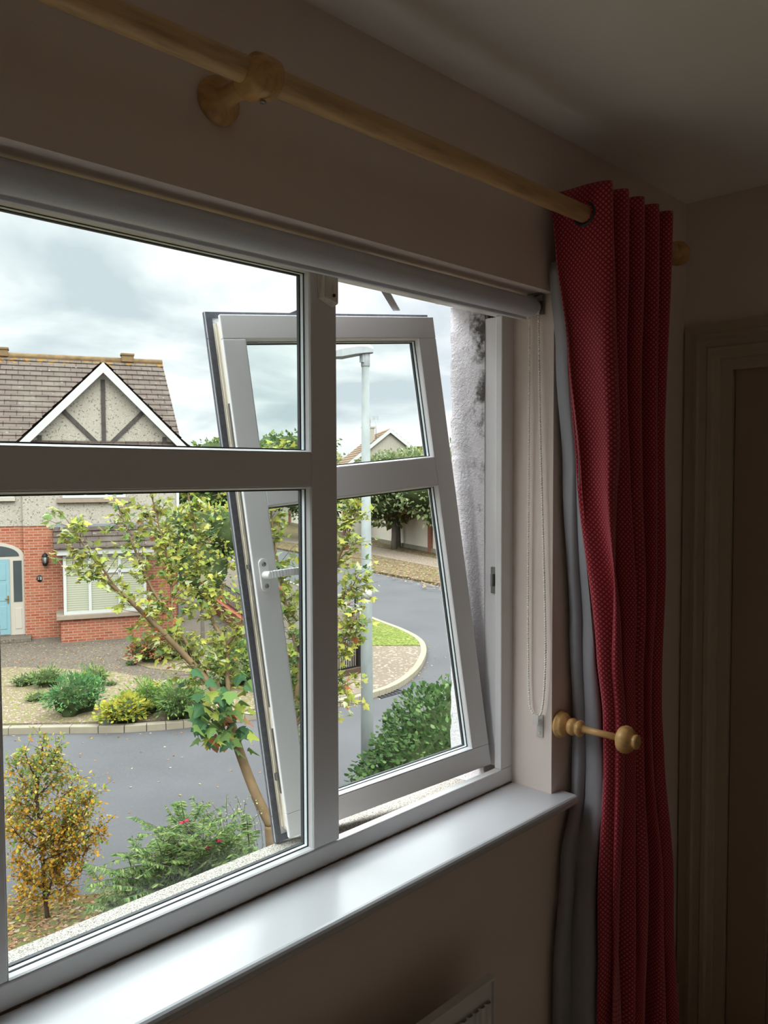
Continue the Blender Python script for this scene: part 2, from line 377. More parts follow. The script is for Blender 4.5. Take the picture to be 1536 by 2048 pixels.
# ================================================================= THE ROOM
XL, XR, YB, YW = -1.9, 2.535, -2.7, 1.156
FZ = -.09
ZC, DF = 2.548, 1.28
OX0, OX1, OZ0, OZ1 = -0.285, 1.787, 0.85, 2.157     # inner opening
w = MB()
w.box(XL-.1, OX0, YW, 1.345, FZ, ZC); w.box(OX1, XR+.1, YW, 1.345, FZ, ZC)
w.box(OX0, OX1, YW, 1.345, FZ, OZ0); w.box(OX0, OX1, YW, 1.345, OZ1, ZC)
w.build('wall_front', M['wall'], kind='structure')
MB().box(XL-.1, XR+.1, YB-.1, 1.345, FZ-.12, FZ).build('floor', M['floor'], kind='structure')
MB().box(XL-.1, XR+.1, YB-.1, 1.345, ZC, ZC+.12).build('ceiling', M['ceiling'], kind='structure')
w = MB(); DY0, DY1, DZ1 = 0.12, 1.006, 2.053          # door opening in the right wall
w.box(XR, XR+.1, YB, DY0, FZ, ZC); w.box(XR, XR+.1, DY1, YW, FZ, ZC); w.box(XR+.07, XR+.1, DY0, DY1, FZ, DZ1); w.box(XR, XR+.1, DY0, DY1, DZ1, ZC)  # thin panel behind the door leaf is added to block outside light at the gap
w.build('wall_right', M['wall'], kind='structure')
MB().box(XL-.1, XL, YB, YW, FZ, ZC).build('wall_left', M['wall'], kind='structure')
MB().box(XL-.1, XR+.1, YB-.1, YB, FZ, ZC).build('wall_back', M['wall'], kind='structure')
b = MB(); b.box(XL, XR, YW-.018, YW, FZ, .05); b.build('baseboard_front', M['trim'], bevel=.005, kind='structure')
# architrave: stepped moulding mitred at the corner
prof = [(0, .014), (.030, .018), (.034, .026), (.046, .030), (.052, .020), (.072, .018), (.078, .024), (.090, .022), (.096, .014), (.110, .010), (.112, .003)]  # distance from outer edge, projection
tr = MB(); YO, ZO = 1.150, 2.163
def arch_ring(dist, out): return [(XR-out, YO-dist, FZ), (XR-out, YO-dist, ZO-dist), (XR-out, DY0-(YO-DY1)+dist+.0, ZO-dist), (XR-out, DY0-(YO-DY1)+dist, FZ)]
rings = [arch_ring(0, 0)]+[arch_ring(d, p) for d, p in prof]+[arch_ring(.140, .003), arch_ring(.146, .003), arch_ring(.147, -.05)]
vs = [p for r in rings for p in r]
tr.add(vs, [(i*4+k, i*4+k+1, (i+1)*4+k+1, (i+1)*4+k) for i in range(len(rings)-1) for k in range(3)])
tr.build('trim_1', M['trim'], kind='structure')
dr = MB(); dx = XR+.012
dr.box(dx, dx+.035, DY0+.004, DY1-.004, .005, DZ1-.004)
dd = empty('door_1', (dx, (DY0+DY1)/2, FZ), kind='structure')
dr = MB(); yy = [(DY0+.004, DY0+.11), (DY0+.395, DY0+.49), (DY1-.125, DY1-.004)]
for a, b in yy: dr.box(dx, dx+.035, a, b, FZ+.005, DZ1-.004)
for a, b in ((FZ+.005, .22), (.80, .95), (DZ1-.13, DZ1-.004)): 
    dr.box(dx, dx+.035, DY0+.11, DY0+.395, a, b); dr.box(dx, dx+.035, DY0+.49, DY1-.125, a, b)
dr.build('door_leaf', M['door'], dd, bevel=.004)
for (a, b) in ((DY0+.11, DY0+.395), (DY0+.49, DY1-.125)):
    for (c_, d_) in ((.22, .80), (.95, DZ1-.13)):
        p = MB(); p.box(dx+.012, dx+.03, a-.005, b+.005, c_-.005, d_+.005)
        p.box(dx+.004, dx+.013, a+.035, b-.035, c_+.035, d_-.035); p.build('door_panel', M['door'], dd, bevel=.004)
h = MB(); h.box(dx-.008, dx, DY0+.035, DY0+.075, .93, 1.13); h.tube([(dx-.005, DY0+.055, 1.03), (dx-.05, DY0+.055, 1.03), (dx-.055, DY0+.07, 1.03), (dx-.055, DY0+.17, 1.03)], .009); h.build('door_handle', M['brass'], dd)

# ================================================================= THE WINDOW
ZB, ZT = 0.875, 2.157            # frame bottom and top
FT = 0.045                       # sightline of the outer frame
win = empty('window_1', (0.75, DF, ZB), kind='structure')
fr = MB()
X0, X1 = -0.28, 1.7925
LM0, LM1 = 0.395, 0.470; RM0, RM1 = 1.090, 1.160        # mullions
fr.box(X0, X1, DF, 1.303, ZB, ZB+.044); fr.box(X0, RM1-.02, 1.303, 1.316, ZB, ZB+.044); fr.box(X0, RM1-.02, 1.316, 1.335, ZB-.02, ZB+.008); fr.box(X0, X1, DF, 1.316, ZT-.044, ZT)
fr.box(RM1-.02, X1, 1.303, 1.338, ZB-.02, ZB+.010)
fr.box(X0, X0+.045, DF, 1.316, ZB+.044, ZT-.044)
fr.box(1.738, X1, DF, 1.302, ZB+.044, ZT-.044); fr.box(1.752, X1, 1.302, 1.35, ZB+.044, ZT-.044)
fr.build('window_frame', M['upvc'], win, bevel=.003)
sl_ = MB(); sl_.box(RM1-.006, 1.752, 1.3035, 1.309, ZB+.010, ZB+.034); sl_.box(RM1-.006, 1.752, 1.309, 1.334, ZB+.010, ZB+.0125); rnd = random.Random(5)
for i in range(90):
    x = rnd.uniform(RM1, 1.74); y = rnd.uniform(1.309, 1.334); sl_.ico((x, y, ZB+.0125), (rnd.uniform(.001, .006), .002, rnd.uniform(.001, .003)), 0)
sl_.build('weather_seal', M['grime'], win, label='dirty black weather seal')
mu = MB(); mu.box(RM0, RM1, DF-.001, 1.30, ZB+.046, ZT-.046); mu.box(RM0+.010, RM1-.014, 1.30, 1.333, ZB+.046, ZT-.046); mu.build('mullion', M['upvc'], win, bevel=.003)
mu = MB(); mu.box(LM0, LM1, DF-.001, 1.316, ZB+.046, ZT-.046); mu.build('mullion', M['upvc'], win, bevel=.003)
TR0, TR1 = 1.676, 1.747
for a, b in ((LM1, RM0), (X0+.045, LM0)):
    MB().box(a-.001, b+.001, DF-.0005, 1.316, TR0, TR1).build('transom', M['upvc'], win, bevel=.003)
def ring(mb, x0, x1, z0, z1, y0, y1, t, Mx=None):
    mb.box(x0, x1, y0, y1, z0, z0+t, Mx); mb.box(x0, x1, y0, y1, z1-t, z1, Mx)
    mb.box(x0, x0+t, y0, y1, z0+t, z1-t, Mx); mb.box(x1-t, x1, y0, y1, z0+t, z1-t, Mx)
def bead(mb, x0, x1, z0, z1, ya, yb, t, Mx=None):       # sloping glazing bead
    o = [(x0, z0), (x1, z0), (x1, z1), (x0, z1)]; i = [(x0+t, z0+t), (x1-t, z0+t), (x1-t, z1-t), (x0+t, z1-t)]
    vs = [(a, ya, b) for a, b in o]+[(a, ya+.004, b) for a, b in [(x0+t*.5, z0+t*.5), (x1-t*.5, z0+t*.5), (x1-t*.5, z1-t*.5), (x0+t*.5, z1-t*.5)]]+[(a, yb, b) for a, b in i]+[(a, yb, b) for a, b in o]
    vs = [Vector(p) for p in vs]
    if Mx is not None: vs = [Mx @ p for p in vs]
    mb.add(vs, [(r*4+k, r*4+(k+1) % 4, ((r+1) % 4)*4+(k+1) % 4, ((r+1) % 4)*4+k) for r in range(4) for k in range(4)])
def glaze(x0, x1, z0, z1, yf, par, Mx=None, world=True):
    t = .004
    b = MB(); bead(b, x0, x1, z0, z1, yf+.0, yf+.014, t, Mx); b.build('glazing_bead', M['upvc'], par, world=world)
    g = MB(); ring(g, x0+.0005, x1-.0005, z0+.0005, z1-.0005, yf+.0143, yf+.0160, t+.0006, Mx); ring(g, x0+.0005, x1-.0005, z0+.0005, z1-.0005, yf+.0275, yf+.0350, .0066, Mx)
    g.build('gasket', M['gasket'], par, world=world)
    s = MB(); ring(s, x0+.001, x1-.001, z0+.001, z1-.001, yf+.0175, yf+.0255, .0042, Mx); s.build('spacer_bar', M['silver'], par, world=world)
    p = MB(); p.box(x0+.0006, x1-.0006, yf+.0163, yf+.0272, z0+.0006, z1-.0006, Mx); return p.build('glass_pane', M['glass'], par, world=world)
for a, b in ((LM1, RM0), (X0+.045, LM0)):
    glaze(a, b, ZB+.046, TR0, DF, win); glaze(a, b, TR1, ZT-.044, DF, win)
# small plastic cover on the mullion head
c = MB(); c.add([(1.108, 1.281, 2.06), (1.150, 1.281, 2.045), (1.150, 1.281, 2.15), (1.108, 1.281, 2.15), (1.112, 1.262, 2.060), (1.146, 1.256, 2.050), (1.146, 1.256, 2.15), (1.112, 1.262, 2.15)],
    [(0, 1, 2, 3), (4, 5, 6, 7), (0, 1, 5, 4), (1, 2, 6, 5), (2, 3, 7, 6), (3, 0, 4, 7)])
cv = c.build('hinge_cover', M['rebate'], win, bevel=.003)
MB().lathe([(.0035, 0), (.0035, .002)], Matrix.Translation((1.134, 1.2575, 2.066)) @ Matrix.Rotation(R_(90), 4, 'X'), 12).build('screw', M['gasket'], cv)
# striker plate on the right jamb
s = MB(); s.box(1.747, 1.753, 1.305, 1.322, 1.385, 1.455); s.box(1.735, 1.748, 1.308, 1.314, 1.405, 1.438)
for z in (1.395, 1.446): s.lathe([(.004, 0), (.004, .002)], Matrix.Translation((1.748, 1.3135, z)) @ Matrix.Rotation(R_(-90), 4, 'Y'), 12)
s.build('striker_plate', M['steel'], win, label='steel striker plate')
# stay arm from frame head to the sash
MB().beam((1.335, 1.318, 2.128), (1.523, 1.452, 2.118), .018, .003).build('stay_arm', M['steel'], win)
# ---- the casement, hanging crooked and open
SM = Matrix(((.97239, .22367, -.06654, 1.735), (-.21542, .97001, .11256, 1.309), (.08972, -.09512, .99141, .928), (0, 0, 0, 1)))
SW, SH, ST = .600, 1.200, .056
sf = MB(); ring(sf, -SW, 0, 0, SH, 0, .012, ST, SM); ring(sf, -SW+.008, -.008, .008, SH-.008, .012, .046, ST-.008, SM)
ring(sf, -SW-.016, .016, -.018, SH+.018, .048, .062, ST+.006, SM)
sash = sf.build('casement_sash', M['upvc'], win, bevel=.0022)
rb = MB(); rb.box(-SW+.004, -SW+.009, .013, .046, .02, SH-.02, SM); rb.box(-SW-.001, -SW+.006, .030, .034, .02, SH-.02, SM); rb.box(-SW-.001, -SW+.006, .043, .047, .01, SH-.01, SM); rb.build('sash_edge_groove', M['rebate'], sash)
g = MB(); ring(g, -SW-.0150, .015, -.017, SH+.017, .0440, .0485, .0145, SM); ring(g, -SW-.0165, .0165, -.0185, SH+.0185, .050, .060, .002, SM)
g.add([SM @ Vector(p) for p in ((-.40, .047, SH+.017), (-.33, .047, SH+.017), (-.365, .047, SH+.030), (-.40, .052, SH+.017), (-.33, .052, SH+.017), (-.365, .052, SH+.030))], [(0, 1, 2), (3, 5, 4), (0, 2, 5, 3), (1, 4, 5, 2), (0, 3, 4, 1)])
g.build('sash_seal', M['grey_gasket'], sash)
k = MB()
for z, hh in ((.88, .016), (.13, .016), (.62, .010)): k.box(-SW-.004, -SW+.006, .020, .030, z, z+hh, SM)
k.box(-SW+.001, -SW+.006, .017, .023, .1, .25, SM); k.box(-SW+.001, -SW+.006, .017, .023, .3, 1.0, SM); k.build('locking_bar', M['steel'], sash)
MB().box(-SW+ST-.001, -ST+.001, -.0005, .036, .7575, .831, SM).build('sash_transom', M['upvc'], sash, bevel=.002)
glaze(-SW+ST, -ST, ST+.002, .7575, .0, sash, SM); glaze(-SW+ST, -ST, .831, SH-ST, .0, sash, SM)
hm = SM @ Matrix.Translation((-.5765, 0, .602))
hd = MB(); n = 20
pl = [(.0125*math.cos(a)+0, .026*(1 if math.sin(a) >= 0 else -1)+.0125*math.sin(a)) for a in [2*math.pi*(i+.5)/n for i in range(n)]]
hd.prism(pl, 0, .007, hm @ Matrix.Rotation(R_(90), 4, 'X'))
hd.tube([hm @ Vector(p) for p in ((0, -.005, 0), (0, -.040, 0))], [.0095, .008], 14)
hp = smoothpath([(-.004, -.036, .001), (.02, -.041, .001), (.05, -.041, .0), (.08, -.034, -.002), (.118, -.030, -.003)], 4)
for a, b in zip(hp, hp[1:]): hd.beam(hm @ a, hm @ (b+(b-a)*.05), .010, .017, up=(SM @ Vector((0, 0, 1))-SM @ Vector((0, 0, 0))))
hd.build('window_handle', M['upvc'], sash, bevel=.002)
sw = MB()
for z in (.025, -.025): sw.lathe([(.0055, 0), (.005, .0012), (.002, .0014)], hm @ Matrix.Translation((0, -.007, z)) @ Matrix.Rotation(R_(90), 4, 'X'), 14)
sw.build('screw', M['steel'], sash)
# ---- inner sill board with rounded nose
s = MB(); zt = .875; zb = .848; yn = 1.101; r = .012
pf = [(1.30, zt)]+[(yn+r-r*math.sin(a), (zt+zb)/2+(.0135)*math.cos(a)) for a in [math.pi*i/8 for i in range(9)]]+[(1.30, zb)]
vs = []; xs = (-.36, OX1+.044)
for x in xs: vs += [(x, y, z) for y, z in pf]
n = len(pf); s.add(vs, [tuple(range(n))[::-1], tuple(range(n, 2*n))]+[(i, (i+1) % n, n+(i+1) % n, n+i) for i in range(n)])
s.build('window_sill', M['sill'], bevel=.004, kind='structure')
# grime line where frame meets the sill
gm = MB(); rnd = random.Random(3)
for i in range(150):
    x = lerp(.2, 1.78, i/150); hgt = .0015+.002*rnd.random(); gm.box(x, x+.0125, 1.2775-.002*rnd.random(), 1.281, .8745, .8752+hgt*.6)
t = MT('brown_grime', .9); t.color(srgb(96, 78, 62)); gm.build('sealant_line', t.m, win)
# ---- outer leaf of the wall, rough render with wavy edges
EX0, EX1, EZ0 = -.24, 1.750, .80
def nrm(p, a=.004, s=22): return Vector((noise.noise(p*s), noise.noise(p*s+Vector((7, 3, 1))), noise.noise(p*s+Vector((2, 9, 5)))))*a
ew = MB()
def rgrid(o, du, dv, nu, nv):
    vs = []
    for j in range(nv+1):
        for i in range(nu+1):
            p = Vector(o)+Vector(du)*(i/nu)+Vector(dv)*(j/nv); k_ = j/nv
            vs.append(p+(nrm(p, .0035, 40)+nrm(p, .003, 12))*k_)
    ew.add(vs, [(j*(nu+1)+i, j*(nu+1)+i+1, (j+1)*(nu+1)+i+1, (j+1)*(nu+1)+i) for j in range(nv) for i in range(nu)], True)
YO2 = 1.462
rgrid((EX1, 1.3455, EZ0), (0, 0, 2.157-EZ0), (0, YO2-1.3455, 0), 120, 8)
rgrid((EX0, 1.3455, 2.157), (EX1-EX0, 0, 0), (0, YO2-1.3455, .006), 170, 8)
rgrid((EX0, 1.3455, EZ0), (0, 0, 2.157-EZ0), (0, YO2-1.3455, 0), 60, 4)
ew.box(EX1+.006, 4.4, 1.3455, YO2, G, 2.9); ew.box(-4.0, EX0-.006, 1.3455, YO2, G, 2.9)
ew.box(EX0-.006, EX1+.006, 1.3455, YO2, G, EZ0); ew.box(EX0-.006, EX1+.006, 1.3455, YO2, 2.168, 2.9)
ew.build('exterior_wall', M['roughcast_white'], kind='structure', fix=False)
es = MB(); es.add([(EX0-.01, 1.338, .862), (EX1+.01, 1.338, .862), (EX1+.01, 1.496, .846), (EX0-.01, 1.496, .846), (EX0-.01, 1.338, .79), (EX1+.01, 1.338, .79), (EX1+.01, 1.496, .79), (EX0-.01, 1.496, .79)],
    [(0, 1, 2, 3), (4, 7, 6, 5), (0, 4, 5, 1), (1, 5, 6, 2), (2, 6, 7, 3), (3, 7, 4, 0)])
es.build('exterior_sill', M['concrete_sill'], bevel=.004, kind='structure')
# ================================================================= THINGS IN THE ROOM
# roller blind with bead chain
bl = empty('roller_blind', (.75, 1.205, 2.10), label='white roller blind rolled up under the window head, with a bead chain', cat='blind')
by, bz = 1.208, 2.124
b = MB(); b.lathe([(.0235, -.26), (.0245, -.2598), (.0245, 1.762), (.0235, 1.7625)], Matrix.Translation((0, by, bz)) @ Matrix.Rotation(R_(90), 4, 'Y'), 36)
b.build('rolled_fabric', M['blind'], bl)
b = MB(); b.box(-.26, 1.76, by+.012, by+.0235, 2.094, 2.101); b.build('bottom_bar', M['blind'], bl, bevel=.002)
b = MB(); b.lathe([(.008, 0), (.020, .002), (.020, .014), (.012, .016)], Matrix.Translation((1.763, by, bz)) @ Matrix.Rotation(R_(90), 4, 'Y'), 24); b.build('chain_wheel', M['chain'], bl)
b = MB(); b.box(1.780, 1.784, by-.026, by+.018, bz-.018, OZ1-.001); b.box(1.758, 1.784, by-.026, by+.01, OZ1-.004, OZ1-.001); b.box(1.7605, 1.768, by-.034, by-.020, bz+.012, bz+.026); b.build('bracket', M['steel'], bl, label='metal bracket')
ch = MB(); cpts = smoothpath([(1.772, by+.012, bz), (1.773, by+.0125, 1.8), (1.773, by+.013, 1.4), (1.774, by+.010, 1.13), (1.774, by-.002, 1.080), (1.773, by-.016, 1.072), (1.772, by-.034, 1.105), (1.770, by-.043, 1.25), (1.771, by-.035, 1.5), (1.771, by-.022, 1.85), (1.771, by-.016, bz)], 24)
d = 0; last = None; acc = []
for a, b_ in zip(cpts, cpts[1:]):
    L = (b_-a).length; q = 0
    while d+ (L-q) >= .0062: q += .0062-d; acc.append(a.lerp(b_, q/L)); d = 0
    d += L-q
for p in acc: ch.ico(p, .0030, 1)
ch.tube(cpts, .0007, 4); ch.build('bead_chain', M['chain'], bl)
cl = MB(); cl.box(1.783, 1.787, by-.028, by-.008, 1.018, 1.078); cl.box(1.766, 1.786, by-.026, by-.010, 1.060, 1.064); cl.box(1.764, 1.767, by-.026, by-.010, 1.056, 1.080)
cl.lathe([(.003, 0), (.003, .002)], Matrix.Translation((1.783, by-.018, 1.03)) @ Matrix.Rotation(R_(-90), 4, 'Y'), 10)
cl.build('chain_cleat', M['clear'], bl, bevel=.001, label='clear plastic chain cleat')
# curtain pole
RY, RZ, RR = 1.05, 2.320, .0205
cp = empty('curtain_pole', (.8, RY, RZ), label='light pine curtain pole on a round wall bracket above the window', cat='curtain pole')
MB().lathe([(RR-.001, -1.2), (RR, -1.199), (RR, 2.20), (RR-.001, 2.201)], Matrix.Translation((0, RY, RZ)) @ Matrix.Rotation(R_(90), 4, 'Y'), 36).build('pole', M['pine'], cp)
RX = Matrix.Translation((0, 0, 0)) @ Matrix.Rotation(R_(90), 4, 'Y')
MB().lathe([(.013, 0), (.022, .004), (.024, .012), (.016, .020), (.018, .026), (.030, .040), (.034, .056), (.032, .072), (.024, .086), (.010, .094), (.003, .096)], Matrix.Translation((2.19, RY, RZ)) @ Matrix.Rotation(R_(90), 4, 'Y'), 30).build('finial', M['pine_y'], cp)
def pole_bracket(x):
    b = MB(); Mx = Matrix.Translation((x-.012, YW, RZ-.008)) @ Matrix.Rotation(R_(90), 4, 'X')
    b.lathe([(.037, 0), (.039, .004), (.038, .010), (.030, .018), (.019, .026), (.0165, .036), (.0165, .072), (.020, .088)], Mx, 32)
    b.lathe([(.020, .075), (.027, .086), (.030, .100), (.030, .122), (.026, .134), (.014, .140)], Mx, 32)
    # collar wrapping the pole
    b.lathe([(RR+.001, -.020), (RR+.010, -.020), (RR+.012, -.012), (RR+.012, .012), (RR+.010, .020), (RR+.001, .020)], Matrix.Translation((x, RY, RZ)) @ Matrix.Rotation(R_(90), 4, 'Y'), 32)
    o = b.build('pole_bracket', M['pine_y'], cp)
    MB().lathe([(.005, 0), (.005, .003), (.002, .0032)], Matrix.Translation((x-.004, RY-.006, RZ-.0395)) @ Matrix.Rotation(R_(180), 4, 'X'), 12).build('bracket_screw', M['steel'], o)
pole_bracket(.80)
# curtain
CZ0, CZ1 = -.06, 2.385
cu = empty('curtain', (2.0, 1.05, .03), label='crimson curtain with small diamond pattern and grey lining, hanging in folds from the pole', cat='curtain')
XLft = [(.0, 1.805), (.55, 1.832), (.95, 1.872), (1.06, 1.872), (1.25, 1.845), (1.7, 1.790), (2.1, 1.745), (2.39, 1.725)]
XRgt = [(.0, 2.215), (.5, 2.17), (.95, 2.105), (1.06, 2.095), (1.3, 2.095), (2.0, 2.085), (2.39, 2.085)]
YST = [(.0, 1.015), (.9, 1.05), (1.06, 1.060), (1.5, 1.075), (2.0, 1.09), (2.25, 1.118), (2.39, 1.128)]   # leading edge depth
AMP = [(.0, .055), (.6, .055), (1.0, .040), (1.1, .040), (1.5, .052), (2.1, .064), (2.39, .066)]
def cpath(z, N=260):
    xl, xr, ys, A = interp(z, XLft), interp(z, XRgt), interp(z, YST), interp(z, AMP)
    out = []
    for i in range(N+1):
        t = i/N; ph = t*4.6*2*math.pi
        wob = .8*noise.noise(Vector((t*3.2, z*.9, 4.0)))*(1-abs(z-2.39)/2.4*.0)*min(1, (2.39-z)*1.2)
        ph2 = ph+wob*2.2
        env = 1+.35*noise.noise(Vector((t*5, z*1.3, 1.0)))*min(1, (2.39-z)*1.5)
        y = 1.052+A*env*math.cos(ph2); x = xl+(xr-xl)*t+.008*math.sin(ph2*2)
        dn = min(1, max(0, (2.25-z)*1.1)); x += dn*(.020*math.exp(-((t-.09)/.11)**2)+.003)*math.sin(2*math.pi*t/.060+1.2*noise.noise(Vector((t*2, z*.8, 9)))+.7)
        k_ = max(0, 1-t*9); y = lerp(y, ys, k_*k_)
        y += .010*noise.noise(Vector((t*14, z*2.2, 8)))*min(1, (2.39-z)*1.5)
        y = min(y, 1.136); out.append(Vector((x, y, z)))
    return out
mb = MB(); uv = []; NZ = 110; N = 260
base = cpath(2.3); ul = [0]
for a, b in zip(base, base[1:]): ul.append(ul[-1]+(b-a).length)
for j in range(NZ+1):
    z = lerp(CZ0, CZ1, j/NZ); P = cpath(z)
    for i, p in enumerate(P):
        sag = .012*math.cos(i/N*4.6*2*math.pi)*(1 if j == NZ else 0)
        mb.v.append(Vector((p.x, p.y, p.z))); uv.append((ul[i], z))
for j in range(NZ):
    for i in range(N):
        mb.sm.add(len(mb.f)); mb.f.append((j*(N+1)+i, j*(N+1)+i+1, (j+1)*(N+1)+i+1, (j+1)*(N+1)+i))
mb.uv = uv
o = mb.build('red_cloth', M['crimson'], cu, fix=False); sd = o.modifiers.new('thickness', 'SOLIDIFY'); sd.thickness = .003; sd.offset = 0
# lining: hangs behind, its edge shows on the window side
mb = MB(); NZ2 = 80; N2 = 90
LX = [(.0, 1.765), (.4, 1.775), (.7, 1.81), (.86, 1.862), (1.06, 1.868), (1.3, 1.850), (1.7, 1.812), (2.0, 1.775), (2.2, 1.745)]
for j in range(NZ2+1):
    z = lerp(-.055, 2.22, j/NZ2); xl = interp(z, LX); xs, ys = interp(z, XLft)+.004, interp(z, YST)
    wv = min(1, (2.25-z)*.8)
    for i in range(N2+1):
        t = i/N2
        if t < .35:                       # return from the red edge to the wall
            wd_ = min(1, max(.06, (2.18-z)*1.3)); k_ = t/.35; x = lerp(xs, lerp(xs, xl, wd_), k_)+.010*math.sin(k_*math.pi)+.010*wv*noise.noise(Vector((k_*2.5, z*3.2, 2))); y = lerp(ys+.003, lerp(ys+.003, 1.132, wd_), k_)+.008*wv*noise.noise(Vector((k_*3, z*4, 6)))
        else:
            k_ = (t-.35)/.65; x = xl+(interp(z, XRgt)-.02-xl)*k_; y = 1.143-.006*abs(math.sin(k_*9))
        fd = min(1, max(0, (2.0-z)*.9))*(1 if t < .35 else .6); x += fd*.010*math.sin(t/.35*2*math.pi*1.6+z*.7); y += fd*.011*math.sin(t/.35*2*math.pi*1.6+1.2+z*.7)
        mb.v.append(Vector((x, min(y, 1.150), z)))
for j in range(NZ2):
    for i in range(N2):
        mb.sm.add(len(mb.f)); mb.f.append((j*(N2+1)+i, j*(N2+1)+i+1, (j+1)*(N2+1)+i+1, (j+1)*(N2+1)+i))
o = mb.build('grey_lining', M['lining'], cu, fix=False); sd = o.modifiers.new('thickness', 'SOLIDIFY'); sd.thickness = .0015
# eyelet ring on the first fold
P = cpath(RZ); i0 = min(range(4, 40), key=lambda i: abs(P[i].y-RY)); pe = P[i0]; dv = (P[i0+2]-P[i0-2]).normalized()
nx = Vector((dv.y, -dv.x, 0)); Me = Matrix(((dv.x, 0, nx.x, pe.x), (dv.y, 0, nx.y, pe.y), (0, 1, 0, RZ), (0, 0, 0, 1)))
ey = MB(); prof = [(.0225+.005*(1-math.cos(a))/2*1.6, .003*math.sin(a)) for a in [2*math.pi*i/10 for i in range(11)]]
n = 32; vs = [Me @ Vector((r*math.cos(2*math.pi*k/n), r*math.sin(2*math.pi*k/n), h)) for r, h in prof for k in range(n)]
M['eyelet'] = simple('dull_dark_metal', srgb(70, 72, 74), .45, .1, 30, metal=.5)
ey.add(vs, [(i*n+k, i*n+(k+1) % n, (i+1)*n+(k+1) % n, (i+1)*n+k) for i in range(len(prof)-1) for k in range(n)], True); ey.build('eyelet', M['eyelet'], cu, label='dull metal eyelet')
# holdback
hb = empty('curtain_holdback', (1.822, YW, 1.052), label='turned pine curtain holdback with a round knob beside the window sill', cat='curtain holdback')
Mh = Matrix.Translation((1.822, YW, 1.052)) @ Matrix.Rotation(R_(90), 4, 'X')
MB().lathe([(.033, 0), (.036, .003), (.036, .009), (.031, .013), (.032, .016), (.028, .021), (.019, .027), (.015, .031)], Mh, 36).build('wall_plate', M['pine_y'], hb)
MB().lathe([(.013, .028), (.020, .033), (.0225, .041), (.0195, .050), (.0135, .0535), (.019, .056), (.0215, .061), (.020, .067), (.012, .071), (.0092, .073), (.0088, .100), (.0088, .172)], Mh, 32).build('stem', M['pine_y'], hb)
MB().lathe([(.009, .168), (.020, .170), (.030, .176), (.034, .186), (.033, .196), (.026, .205), (.017, .209), (.0165, .212), (.018, .214), (.0175, .220), (.012, .223), (.002, .2235)], Mh, 36).build('knob', M['pine_y'], hb)
# radiator below the sill
ra = empty('radiator', (.75, 1.08, .12), label='white panel radiator on the wall below the window sill', cat='radiator')
r1, rz0, rz1 = 1.420, .10, .598
p = MB(); nx_ = 60; yf = 1.058
for i in range(nx_):
    x0_ = lerp(.16, r1-.012, i/nx_); x1_ = lerp(.16, r1-.012, (i+1)/nx_); m_ = (x1_-x0_)
    for (za, zb_) in ((rz0+.02, rz1-.05),):
        p.add([(x0_, yf+.008, za), (x0_+m_*.25, yf, za), (x0_+m_*.75, yf, za), (x1_, yf+.008, za), (x0_, yf+.008, zb_), (x0_+m_*.25, yf, zb_), (x0_+m_*.75, yf, zb_), (x1_, yf+.008, zb_)], [(0, 1, 5, 4), (1, 2, 6, 5), (2, 3, 7, 6)])
p.box(.15, r1-.002, yf+.009, yf+.014, rz0, rz1-.006); p.build('front_panel', M['radiator'], ra)
p = MB(); p.box(.145, r1, yf+.001, yf+.022, rz1-.007, rz1)
for i in range(26): x0_ = .18+i*.045; p.box(x0_, x0_+.03, yf+.007, yf+.016, rz1, rz1+.0006)
p.build('top_grille', M['radiator'], ra, bevel=.002)
for x0_ in (.145, r1-.003): MB().box(x0_, x0_+.003, yf+.002, yf+.022, rz0, rz1-.007).build('side_panel', M['radiator'], ra)
for x0_ in (.4, 1.2): MB().box(x0_, x0_+.03, yf+.012, YW, .25, .45).build('wall_bracket', M['radiator'], ra)
for x0_ in (r1-.05, .2): MB().tube([(x0_, yf+.012, rz0+.02), (x0_, yf+.012, FZ)], .007).build('pipe', M['radiator'], ra)
# ================================================================= OUTSIDE
rnd = random.Random(11)
def nh(o, nrow): pass
def plate(name, pts, z, mat, th=.3, kind='structure', **k):
    m = MB(); m.prism([(p[0], p[1]) for p in pts], z-th, z); return m.build(name, mat, kind=kind, **k)
def gps(l, z=G): return [gp(a, b, z) for a, b in l]
plate('road', [(-120, -30), (160, -30), (160, 200), (-120, 200)], RG, M['tarmac'], .5)
KERB = [(-260, 1470), (20, 1456), (250, 1452), (400, 1440), (520, 1425), (677, 1401), (740, 1386), (790, 1368), (828, 1340), (845, 1312), (846, 1292), (834, 1276), (800, 1258), (745, 1237), (690, 1212), (620, 1180), (540, 1150), (450, 1116), (372, 1100)]
kp = smoothpath(gps(KERB), 4)
plate('driveway', kp+[Vector((2, 62, G)), Vector((-40, 62, G))], G, M['paving'])
